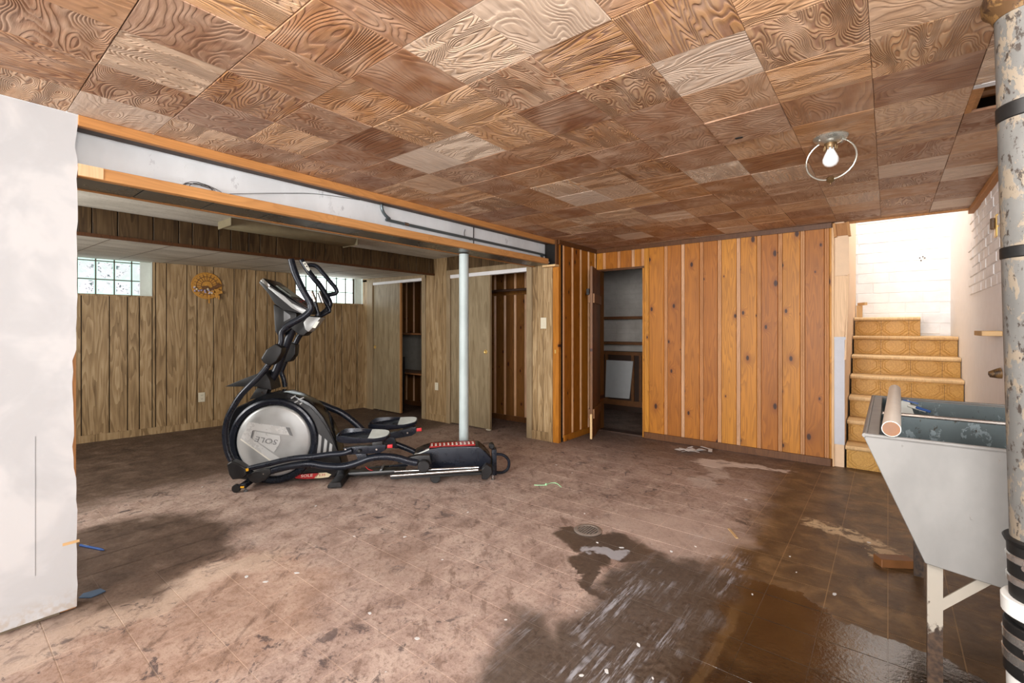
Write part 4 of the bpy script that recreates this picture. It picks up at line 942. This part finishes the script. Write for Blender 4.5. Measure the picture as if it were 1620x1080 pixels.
# ================================================================ SMALL THINGS ON THE FLOOR
dc = F_ = onz(930, 839); dg = empty('floor_drain', (dc.x, dc.y, 0)); tag(dg, 'round iron floor drain grate in a damp stain', 'drain')
MB().lathe([(.062, .001), (.082, .001), (.085, .004), (.080, .007), (.064, .007), (.060, .004), (.062, .001)], n=36).build('drain_rim', 'drainiron', dg)
MB().lathe([(0, .0008), (.062, .0008), (.062, .0018), (0, .0018)], n=30).build('drain_sump', 'darkvoid', dg)
for k in range(7):
    x_ = -.048+k*.016; h_ = math.sqrt(max(.0595**2-x_*x_, 0)); MB().box(x_-.0045, x_+.0045, -h_, h_, .002, .0062).build('grate_bar', 'drainiron', dg)
p0, p1 = onz(1388, 893), onz(1452, 903)
wbk = tag(MB().bar((p0.x, p0.y, .022), (.095, 3.18, .022), .07, .042).build('wood_block', 'brownshelf', bevel=.003), 'short wooden block lying under the laundry tub', 'wood block')
a, b = onz(127, 862, .006), onz(161, 869, .006); pn = tag(MB().tube([a, b], .0065, 10).build('blue_pen', 'blueplastic'), 'blue pen lying near the torn partition', 'pen')
d_ = (b-a).normalized(); MB().tube([b, b+d_*.02], [.006, .0015], 10).build('pen_tip', 'blueplastic', pn); MB().tube([a+d_*.02+Vector((0, 0, .007)), a+d_*.07+Vector((0, 0, .007))], .0016, 6).build('pen_clip', 'chrome', pn)
p_ = onz(132, 950); m = MB(); m.prism([(.0, .0), (.03, -.02), (.07, .015), (.055, .07), (.01, .06)], lambda u, v, w: (p_.x-.07+u, p_.y+.01+v, w+.25*max(0, .04-abs(u-.03))*0), .001, .005); tag(m.build('blue_scrap', 'bluedust'), 'torn blue scrap at the foot of the white partition', 'scrap')
a, b = onz(1153, 836, .004), onz(1166, 851, .004); tag(MB().bar(a, b, .014, .004).build('wooden_stick', 'nosing'), 'flat wooden stick lying near the damp floor edge', 'stick')
m = MB(); m.tube([onz(845, 767, .003), onz(862, 767, .003), onz(870, 764, .004), onz(880, 764, .003), onz(888, 770, .003)], .003, 6, sub=4); sg = tag(m.build('mint_string', 'mint'), 'pale green string lying on the open floor', 'string')
c_ = onz(864, 766, .006); MB().lathe([(0, -.01), (.008, -.006), (.012, 0), (.008, .006), (0, .01)], c_, (cC, sC, 0), 8).build('string_knot', 'mint', sg)
rr = random.Random(21); c_ = onz(1097, 714)
for k in range(16):
    u, v = rr.gauss(0, .06), rr.gauss(0, .03); l_ = rr.uniform(.05, .13); w_2 = rr.uniform(.012, .045); a_ = rr.uniform(0, 3.14); zz = .002+.0022*k
    q_ = c_+Vector((cC, sC, 0))*(u*1.3)+Vector((-sC, cC, 0))*v
    o = MB().box(-l_/2, l_/2, -w_2/2, w_2/2, 0, .0015).build('plaster_scrap', 'paper'); o.location = (q_.x, q_.y, zz); o.rotation_euler = (rr.gauss(0, .06), rr.gauss(0, .05), a_)
    tag(o, 'pale torn scrap in the heap below the pine wall', 'scrap', 'scraps heaped below the pine wall')
fl = [(925, 812), (640, 849), (1100, 864), (1062, 872), (1375, 858), (960, 1062), (920, 1068), (1033, 1073), (984, 866), (700, 885), (660, 1010), (585, 970), (390, 912), (1180, 790), (1230, 700), (905, 748), (880, 735), (1260, 905), (1320, 940), (800, 980), (740, 810), (560, 848), (470, 906), (420, 920), (1250, 880), (1010, 1020), (945, 858), (320, 770), (500, 800), (612, 655), (600, 648), (1190, 940)]
rr = random.Random(9)
for k, (a, b) in enumerate(fl):
    q_ = onz(a, b, .0006); s_ = rr.uniform(.004, .011); n = 6
    poly = [(s_*rr.uniform(.6, 1.2)*math.cos(2*math.pi*i/n)*1.4, s_*rr.uniform(.5, 1)*math.sin(2*math.pi*i/n)) for i in range(n)]
    o = MB().prism(poly, lambda u, v, w: (u, v, w), 0, .0016).build('paint_flake', 'paper', smooth=False); o.location = q_; o.rotation_euler = (0, 0, rr.uniform(0, 6))
    tag(o, 'small pale paint flake scattered on the brown floor', 'paint flake', 'paint flakes on the floor')
# ================================================================ ELLIPTICAL TRAINER
ETH = math.radians(45.0); EC = Vector((-4.0, 1.63, 0))
ED = Vector((math.cos(ETH), math.sin(ETH), 0)); EN = Vector((math.sin(ETH), -math.cos(ETH), 0))
el = empty('elliptical_trainer', EC, ETH); tag(el, 'black and silver elliptical trainer with moving handlebars and foot pedals', 'elliptical trainer')
def ep(px, py, w):      # photo pixel -> (along the machine, height) on its lengthwise plane w towards the viewer
    h = hit(px, py, EC+EN*w, EN)-EC; return h.dot(ED), h.z
def e3(px, py, w): t, z = ep(px, py, w); return (t, -w, z)
def eprism(name, pix, wm, w0, w1, mat, par=None, bevel=.004, seg=2, minz=0.002, **k):
    poly = [(t, max(z, minz)) for t, z in (ep(x, y, wm) for x, y in pix)]
    return MB().prism(poly, lambda u, v, w: (u, -w, v), w0, w1).build(name, mat, par or el, bevel=bevel, seg=seg, **k)
def etube(name, pix, w, r, mat, par=None, n=12, sub=5, ws=None, sx=1.0):
    pts = [e3(x, y, (ws[i] if ws else w)) for i, (x, y) in enumerate(pix)]
    return MB().tube(pts, r, n, sub=sub, sx=sx).build(name, mat, par or el)
def ecyl(name, px, py, wm, r, w0, w1, mat, par=None, n=28, bev=.004):
    t, z = ep(px, py, wm)
    return MB().lathe([(0, 0), (r-bev, 0), (r, bev), (r, w1-w0-bev), (r-bev, w1-w0), (0, w1-w0)], (t, -w0, z), (0, -1, 0), n).build(name, mat, par or el)
# flywheel shroud
shell = [(364, 700), (365, 674), (372, 651), (384, 640), (411, 628), (428, 620.5), (443, 617), (460, 618), (475, 623), (494, 632), (504, 639.5), (517, 655), (526, 671), (535, 691), (541, 711), (548, 735), (550, 752), (500, 760), (400, 762), (385, 752), (371, 728)]
body = eprism('shroud', shell, .0, -.095, .095, 'blackgloss', bevel=.018, seg=3, minz=.035)
eprism('side_cover', [(470, 632), (490, 643), (503, 657), (514, 673), (525, 692), (533, 711), (541, 737), (470, 746), (400, 752), (380, 735), (375, 660), (420, 632)], .10, .094, .102, 'black', body, .004)
for pts in ([(504.5, 686), (509, 690), (507, 718), (501.5, 718)], [(514, 693), (518, 697), (516, 717), (511, 717)], [(522, 700), (526, 703), (525, 716), (520, 716)]):
    eprism('silver_stripe', pts, .10, .1015, .1045, 'silver', body, 0)
for pts in ([(460, 629), (467, 625), (468.5, 626), (461, 631)], [(471, 631), (480, 628), (481.5, 629), (472, 633)], [(465, 636), (471, 633), (472.5, 634), (466, 638)], [(474, 638), (478, 636), (478.5, 637.5), (475, 640)]):
    eprism('gloss_mark', pts, .10, .1015, .104, 'silver', body, 0)
dt, dz = ep(432, 698, .13); R_ = (ep(491, 698, .13)[0]-ep(373, 698, .13)[0])/2; dz = max(dz, R_+.06) if False else dz
MB().lathe([(R_+.050, 0), (R_+.056, .012), (R_+.050, .03), (R_+.036, .036), (R_+.012, .03), (R_+.004, .01), (R_+.004, 0), (R_+.05, 0)], (dt, -.100, dz), (0, -1, 0), 72).build('rim_ring', 'navy', body)
disc = MB().lathe([(0, .028), (R_*.6, .027), (R_*.93, .022), (R_-.004, .014), (R_, .008), (R_, 0), (0, 0)], (dt, -.104, dz), (0, -1, 0), 72).build('flywheel_disc', 'silver', el)
def emb(name, pix, mat, h=.0015, w0=.131): return eprism(name, pix, .13, w0, w0+h, mat, disc, .0)
plain('silverlight', (206, 208, 208), 0.3, 0.2, 0.03)
emb('raised_band', [(381, 694), (393, 667), (452, 675.3), (459, 688), (444, 686.5), (403, 680), (397, 692), (446, 727), (432, 729.5)], 'silverlight', .003)
emb('dark_notch', [(452, 675.3), (458, 676), (463.2, 689.4), (458.6, 688)], 'silverdark', .0032); emb('dark_notch', [(399.5, 681), (402.5, 679.7), (398.5, 691), (400, 694), (397, 691.5)], 'silverdark', .0042)
emb('edge_highlight', [(380, 694.6), (382, 694), (430, 728), (427.5, 729)], 'whiteplastic', .0036)  # highlight on the diagonal band, painted as a white strip
emb('badge', [(403.5, 682), (443, 688.5), (444, 697), (440, 706), (433.5, 715), (400.5, 693.5)], 'silverlight', .0044)
me = text_mesh('disc_lettering', 'SOLE', .058, .0006, 0.15, 1.05, 1.25); o = mesh_obj('disc_lettering', me, 'silverdark', disc)
t, z = ep(422, 696.5, .136); o.matrix_local = Matrix.Translation((t, -.1362, z)) @ Matrix.Rotation(math.pi/2, 4, 'X') @ Matrix.Rotation(math.pi-.20, 4, 'Z')
# name plate
eprism('red_badge', [(464.5, 754), (474, 750.5), (490, 748.5), (506, 748), (499, 756.5), (480, 757), (469, 756)], .10, .103, .1055, 'red', body, 0)
eprism('cream_badge', [(497, 756), (504.5, 747.5), (517, 747), (524.5, 750), (520, 754), (509, 755.5)], .10, .103, .1055, 'cream', body, 0)
for s_, px_, py_, mt, sz in (('SOLE', 485, 752.4, 'whiteplastic', .030), ('E35', 509.5, 751.3, 'red', .026)):
    me = text_mesh('badge_lettering', s_, sz, .0006, .12, 1.0, 1.35); o = mesh_obj('badge_lettering', me, mt, body); t, z = ep(px_, py_, .106)
    o.matrix_local = Matrix.Translation((t, -.1064, z)) @ Matrix.Rotation(math.pi/2, 4, 'X') @ Matrix.Rotation(.05, 4, 'Z')
# base frame
eprism('base_frame', [(548, 748), (623, 743.5), (640, 743), (640, 751), (575, 756), (540, 758), (400, 764), (392, 758), (540, 749)], .05, -.05, .06, 'black', bevel=.003, minz=.03)
eprism('inner_rail', [(570, 741), (645, 733.5), (645, 737.5), (572, 745.5)], -.10, -.13, -.10, 'navy', bevel=.002); eprism('inner_rail', [(552, 747), (626, 742.5), (626, 745), (553, 749.5)], .05, .0605, .07, 'silverdark', bevel=.001)
eprism('cross_strut', [(600, 743), (605, 737), (608, 737), (603, 743.5)], -.04, -.1, .05, 'silverdark', bevel=.001)
etube('red_cable', [(578, 737.5), (583, 742), (591, 744.5)], .02, .003, 'redbright', n=6)
t0, z0 = ep(530, 771, .27)
m = MB(); m.prism([(t0-.055, .008), (t0-.055, .03), (t0-.03, .055), (t0+.045, .058), (t0+.055, .012)], lambda u, v, w: (u, -w, v), -.28, .28); m.build('middle_foot', 'black', el, bevel=.006)
for s_ in (-1, 1): MB().lathe([(0, 0), (.012, 0), (.014, .006), (.006, .008), (.006, .02), (0, .02)], (t0+.02, -s_*.235, 0), n=12).build('leveller', 'chrome', el)
t1_, z1_ = ep(384, 772, .27)
m = MB(); m.prism([(t1_-.03, .028), (t1_-.026, .062), (t1_+.026, .068), (t1_+.03, .032)], lambda u, v, w: (u, -w, v), -.28, .28); m.build('front_foot', 'navy', el, bevel=.005)
m = MB(); m.bar((t1_+.02, -.04, .055), (ep(395, 757, .1)[0]+.05, -.04, .07), .09, .05); m.build('front_neck', 'black', el, bevel=.004)
for s_ in (-1, 1):
    MB().lathe([(0, 0), (.028, 0), (.031, .004), (.031, .022), (.028, .026), (0, .026)], (t1_-.045, -s_*.268+.013, .0315), (0, -1, 0), 20).build('transport_wheel', 'rubber', el)
    MB().bar((t1_-.045, -s_*.245, .034), (t1_+.0, -s_*.245, .048), .016, .03).build('wheel_fork', 'navy', el, bevel=.003)
    MB().lathe([(0, 0), (.016, 0), (.017, .008), (.006, .01), (.006, .03), (0, .03)], (t1_+.012, -s_*.25, 0), n=12).build('leveller', 'silverdark', el)
MB().box(t1_-.012, t1_+.014, -.2815, -.2803, .036, .05).build('end_label', 'yellow', el)
# mast
etube('mast', [(414, 621), (434, 592), (446, 562), (458, 532), (466, 515)], 0.0, .033, 'navy', n=16, sub=3)
eprism('mast_foot', [(398, 631), (411, 611), (428, 614), (423, 626)], .0, -.05, .05, 'black', bevel=.006)
ecyl('mast_bolt', 415, 620.5, .05, .009, .05, .058, 'chrome', n=10, bev=.001)
eprism('tray_wing', [(363, 609.5), (393, 597), (425, 585), (433, 600), (436, 615), (411, 609.5)], .02, -.10, .10, 'black', bevel=.005)
# console
con = eprism('console', [(409.5, 447), (411.5, 443), (416, 439.5), (428, 450.5), (450, 466.5), (488, 491.5), (487, 496), (476, 496), (447, 489.5), (434, 480), (424, 464)], .165, -.165, .165, 'black', bevel=.006)
def face(px, py, w): return Vector(e3(px, py, .165))+Vector((0, .165-w, 0))
def conquad(name, a, b, w0, w1, mat, lift=.003):
    A, B = Vector(e3(*a, .165)), Vector(e3(*b, .165)); d = (B-A).normalized(); up = Vector((-d.z, 0, d.x)); up = up if up.z > 0 else -up
    vs = []
    for h in (-.002, lift):
        for (P, w) in ((A, w0), (B, w0), (B, w1), (A, w1)): vs.append(Vector((P.x, -w, P.z))+up*h)
    return MB().add(vs, [(0, 1, 2, 3), (4, 5, 6, 7), (0, 1, 5, 4), (1, 2, 6, 5), (2, 3, 7, 6), (3, 0, 4, 7)]).build(name, mat, con)
conquad('bezel', (417, 440.5), (486, 490), -.15, .15, 'blackgloss'); conquad('display', (431, 453), (455, 470), -.10, .115, 'lcd', .017)
for k in range(5): conquad('display_bar', (433+k*3.4, 454.4+k*2.4), (435+k*3.4, 455.8+k*2.4), .06, .108, 'black', .019)
conquad('key_panel', (459, 473), (483, 488), -.12, .125, 'umber', .017)
for k in range(4):
    for j in range(3): conquad('key', (462+k*5, 475+k*3.4), (464.5+k*5, 476.7+k*3.4), -.08+j*.07, -.04+j*.07, 'redbright' if (k+j) % 3 == 0 else 'silverdark', .020)
eprism('silver_trim', [(412, 443.5), (416, 440.2), (427.5, 451), (424.5, 455)], .168, .1655, .171, 'steelband', con, .001)
eprism('silver_trim', [(425.5, 452.5), (450, 468.5), (462, 479.5), (476.5, 486.5), (487.5, 492), (478, 496), (462, 487), (424, 455)], .168, .1655, .171, 'silver', con, .001)
eprism('console_neck', [(433, 481), (449, 489), (470, 495), (468, 515), (450, 528), (440, 531), (435.5, 523), (434, 500)], .05, -.07, .06, 'black', bevel=.008)
eprism('neck_inset', [(449, 491), (459, 498), (460, 503), (449, 509)], .062, .0605, .064, 'silverdark', bevel=.001)
pod = eprism('pulse_pod', [(464, 519), (484, 500), (493, 499.5), (510, 502), (502, 514), (491.7, 524.5), (484.5, 531.5), (477, 529.5)], .0, -.065, .065, 'black', bevel=.012, seg=3)
eprism('silver_collar', [(484, 510), (492, 500.3), (511, 502.5), (502.5, 514.6), (492, 525), (487, 521)], .0, -.0685, .0685, 'silver', pod, .008)
eprism('pod_label', [(494, 518), (500, 508.5), (505.5, 508.5), (499, 519)], .069, .0686, .0705, 'whiteplastic', pod, 0)
# fixed pulse grips
for pix, w in (([(504, 499), (500, 484), (495, 468), (492, 460)], .09), ([(507, 500), (518, 494), (521.5, 490), (513, 475), (504.5, 462)], -.09)):
    g = etube('pulse_handle', pix, w, .015, 'navy'); etube('pulse_sensor', [pix[-1], (pix[-1][0]+3.5, pix[-1][1]+9), (pix[-1][0]+6.5, pix[-1][1]+17)], w+.004, .0163, 'steelband', g, sub=3)
# near moving arm
arm = etube('handlebar_arm', [(366, 728), (360, 714), (357, 698), (356.5, 680), (361, 660), (370, 642), (381, 625), (398, 607), (412, 593), (424, 578), (433, 564)], .25, .0225, 'navy', n=14, ws=[.25]*8+[.24, .23, .23])
etube('handlebar_grip', [(441, 553), (445, 540), (445.5, 526), (455, 515), (471, 506), (484, 498), (491.5, 489), (490, 478), (481, 462), (472, 444), (465, 427), (460.5, 410)], .23, [.022, .022, .022, .024, .025, .025, .025, .025, .025, .026, .026, .024], 'navy', n=14, sub=5)
eprism('pivot_cover', [(415, 567), (424, 552), (439, 543), (449, 550), (448, 558), (440, 571), (431, 578), (420, 574)], .25, .19, .285, 'black', bevel=.012, seg=3)
# far moving arm
etube('handlebar_arm', [(451, 612), (449, 600), (445.5, 588), (450, 575), (455, 562)], -.22, .020, 'navy', n=12)
eprism('pivot_cover', [(457, 539), (472, 544), (471, 560), (463, 571), (452, 573), (449, 560)], -.25, -.285, -.19, 'black', bevel=.012, seg=3)
etube('handlebar_grip', [(462, 555), (469, 540), (476, 528), (496, 506), (515, 492), (522, 480), (514, 464), (505, 450), (494, 437), (484, 423), (477, 411)], -.23, .023, 'navy', n=14)
etube('handle_loop', [(484, 421), (492, 419), (502, 422), (512, 433), (522, 445), (531, 456), (532, 463), (522, 466), (515, 466)], -.25, .018, 'navy', n=12)
eprism('button_pad', [(478.5, 415), (483, 413.5), (491, 426), (489, 429), (486, 427)], -.205, -.206, -.200, 'whiteplastic', bevel=.001)
for a, b in ((482.5, 417.5), (485.3, 421.5)): ecyl('button', a, b, -.2, .006, -.2, -.197, 'black', n=10, bev=.0005)
# lower pivot and pedal linkage, near side
eprism('crank_cover', [(361, 732.5), (369, 727), (381, 732), (391, 738.5), (393, 749), (386, 755), (370, 757), (365, 749)], .26, .215, .29, 'black', bevel=.012, seg=3)
eprism('yellow_tag', [(388.5, 741), (393, 740.5), (393.5, 744.5), (389.5, 745.5)], .291, .29, .293, 'yellow', bevel=.0005)
etube('link_rod', [(388, 742), (410, 737), (429, 732.5), (450, 727.5), (470, 724), (495, 722), (520, 718.5), (543, 716.5), (557, 712)], .255, .021, 'navy', n=12)
eprism('arm_cover', [(392, 752), (402, 746), (428, 740.5), (429, 748), (420, 759), (405, 764), (396, 760)], .25, .20, .262, 'black', bevel=.006)
ecyl('cover_screw', 416.5, 749.5, .263, .005, .262, .265, 'chrome', n=8, bev=.0005)
etube('pedal_arm', [(420, 747), (445, 740), (470, 735), (491, 733), (513, 736.5), (541, 737.5), (563, 732.5), (585, 724.5), (608, 722), (630, 724.5), (645, 729), (660, 732)], .23, .028, 'navy', n=14, sx=1.0)
eprism('roller_fork', [(644, 724), (660, 720), (680, 720), (683, 733), (672, 740), (655, 735)], .22, .17, .225, 'black', bevel=.006)
ecyl('roller', 670.5, 736.5, .245, .0475, .20, .268, 'black', bev=.006)
def pedal(pfront, pback, wc, z_up, plate, knob, strut, armpix, bolts):
    a, b = ep(*pfront, wc), ep(*pback, wc)
    p_ = empty('pedal') if False else None
    L_ = b[0]-a[0]; sl = (b[1]-a[1])/L_; W_ = .105
    N_ = 30; outer = []
    for k in range(N_):
        q_ = 2*math.pi*k/N_; cx, cy_ = math.cos(q_), math.sin(q_)
        ex = abs(cx)**.62*(1 if cx > 0 else -1); ey = abs(cy_)**.62*(1 if cy_ > 0 else -1)
        u = .5+.5*ex; outer.append((u, ey*W_*(.82+.18*math.sin(math.pi*min(u, 1)*.9))))
    rim = lambda u: .010+.032*max(0, 1-u/.7)**.9*min(1, 6*u+.25)
    P = lambda u, v, h, ins=0.0: (a[0]+(ins+u*(1-2*ins/L_) if False else (.5+(u-.5)*(1-2*ins/L_)))*L_ if True else 0, -(wc+v*(1-ins/W_)), a[1]+sl*u*L_+h-v*.14)
    loops = [[P(u, v, -.022, .012) for u, v in outer], [P(u, v, -.010) for u, v in outer], [P(u, v, rim(u)) for u, v in outer], [P(u, v, rim(u), .009) for u, v in outer], [P(u, v, .002, .016) for u, v in outer]]
    m = MB(); vs = sum(loops, []); fs = [(i*N_+k, i*N_+(k+1) % N_, (i+1)*N_+(k+1) % N_, (i+1)*N_+k) for i in range(4) for k in range(N_)]
    fs += [tuple(range(N_))[::-1], tuple(range(4*N_, 5*N_))]
    pd_ = m.add(vs, fs).build('pedal', 'navy', el, ang=50)
    hp = [P(u, v, .013, .010) for u, v in outer if u > .42]; lo = [(x, y, z-.003) for x, y, z in hp]; n = len(hp)
    # order by angle so the outline stays simple
    MB().add(lo+hp, [tuple(range(n))[::-1], tuple(range(n, 2*n))]+[(i, (i+1) % n, n+(i+1) % n, n+i) for i in range(n)]).build('pedal_pad', 'padgrey', pd_)
    eprism('pedal_plate', plate, wc+.03, wc-.03, wc+.035, 'navy', bevel=.003)
    eprism('pedal_bracket', [(plate[1][0]-20, plate[1][1]-6), (plate[1][0]-4, plate[1][1]-8), (plate[1][0]-4, plate[1][1]+2), (plate[1][0]-20, plate[1][1]+3)], wc, wc-.045, wc+.03, 'black', bevel=.002)
    if strut: eprism('pedal_strut', strut, wc, wc-.02, wc+.035, 'navy', bevel=.003)
    for bx_, by_ in bolts: ecyl('plate_bolt', bx_, by_, wc+.036, .008, wc+.034, wc+.042, 'chrome', n=10, bev=.001)
    eprism('red_knob', [(knob[0]-4, knob[1]-2.2), (knob[0]+4, knob[1]-3), (knob[0]+4, knob[1]+2), (knob[0]-4, knob[1]+2.5)], wc+.02, wc+.005, wc+.03, 'redbright', bevel=.002)
pedal((533, 691), (617.5, 687), .215, .0, [(543, 708.5), (610, 703), (610, 711), (601, 716.5), (551, 719)], (617, 705.6), [(564, 716), (580, 716), (584, 727), (570, 733)], None, ((546.7, 710.6), (595.6, 710.6)))
ecyl('adjust_knob', 568.3, 712.8, .26, .014, .25, .272, 'black', n=16)
pedal((583, 673), (661, 665), -.205, .0, [(612, 686), (658, 674.5), (658, 684.5), (651, 689), (622, 694)], (663, 679.4), [(606, 690), (624, 690), (630, 708), (614, 706)], None, ((644.5, 684.5),))
etube('link_rod', [(500, 637), (510, 640), (522, 645), (537, 651), (551, 660), (565, 671.5), (575, 681), (590, 690)], -.21, .028, 'navy', n=14)
etube('pedal_arm', [(596, 700), (620, 701), (637, 706.5), (653, 713), (664, 719)], -.20, .025, 'navy', n=12)
# rails and rear housing
for w in (.235, -.235):
    etube('chrome_rail', [(618, 752.5), (756, 743)], w if w > 0 else w, .0125, 'chrome', sub=0) if w > 0 else MB().tube([(ep(618, 752.5, .235)[0], .235, ep(618, 752.5, .235)[1]), (ep(756, 743, .235)[0], .235, ep(756, 743, .235)[1])], .0125, 12).build('chrome_rail', 'chrome', el)
ta, tb_ = ep(618, 756, .235), ep(762, 748.5, .235); tc_, td_ = ep(624, 746, .19), ep(757, 739.5, .19)
for s_ in (-1, 1):
    MB().bar((ta[0], -s_*.22, ta[1]), (tb_[0], -s_*.22, tb_[1]), .05, .016).build('rail_beam', 'black', el, bevel=.002)
    MB().tube([(tc_[0], -s_*.185, tc_[1]), (td_[0], -s_*.185, td_[1])], .0115, 12).build('chrome_rail', 'chrome', el)
hs = eprism('rear_housing', [(654, 720), (666, 714), (679, 710.5), (698, 707.5), (736, 706.7), (758, 706.7), (768, 715), (777, 725), (776, 738), (761, 743), (684, 741), (664, 737)], .115, -.115, .115, 'navy', bevel=.010, seg=2)
tA, zA = ep(679, 709.5, .115); tB, zB = ep(752, 705.5, .115)
eprism('housing_trim', [(655, 719), (679, 709.8), (679, 711.5), (657, 721)], .116, .08, .118, 'padgrey', hs, .001)
MB().bar((tA, -.02, zA+.004), (tB, -.02, zB+.003), .13, .008).build('red_label', 'red', hs)
for k in range(11):
    f = (k+.5)/11; x_ = tA+(tB-tA)*f; z_ = zA+(zB-zA)*f+.0085
    mm = MB(); mm.box(x_-.008, x_+.008, -.062, -.05, z_-.001, z_+.0012); mm.box(x_-.003, x_+.006, -.045, -.015, z_-.001, z_+.0012); mm.box(x_-.009, x_+.004, -.008, .012, z_-.001, z_+.0012); mm.build('label_mark', 'whiteplastic', hs)
eprism('rear_post', [(778.5, 711), (785.5, 710), (785.5, 755.5), (778, 755.5)], .06, -.02, .08, 'navy', bevel=.003)
tr_, zr_ = ep(779, 750, .2)
MB().box(tr_-.02, tr_+.02, -.22, .22, .045, .085).build('rear_crossbar', 'navy', el, bevel=.004)
for s_ in (-1, 1):
    tt, zz = ep(770, 745, .25)
    MB().prism([(ep(x, y, .25)[0], max(ep(x, y, .25)[1], .012)) for x, y in ((762, 742), (769, 733), (777.5, 737.5), (779, 747), (771, 758), (762, 757.5))], lambda u, v, w: (u, -s_*w, v), .20, .265).build('rail_end_cap', 'black', el, bevel=.006)
    MB().lathe([(0, 0), (.013, 0), (.015, .008), (.007, .01), (.007, .046), (0, .046)], (tr_+.005, -s_*.19, 0), n=12).build('leveller', 'chrome', el)
etube('rear_handle', [(784, 718), (796, 719.5), (804.5, 728), (804, 740), (796, 746.5), (784, 747)], .05, .0125, 'navy', n=10, sub=6)
ecyl('rear_knob', 777.5, 704.5, .0, .024, -.03, .03, 'black', bev=.006)
tw, zw = ep(689, 757, .2); MB().lathe([(0, 0), (.036, 0), (.040, .004), (.040, .046), (.036, .05), (0, .05)], (tw, -.175, .041), (0, -1, 0), 24).build('centre_roller', 'rubber', el)
MB().bar((tw, -.2, .06), (tw, -.2, ta[1]+.01), .04, .05).build('roller_mount', 'black', el)
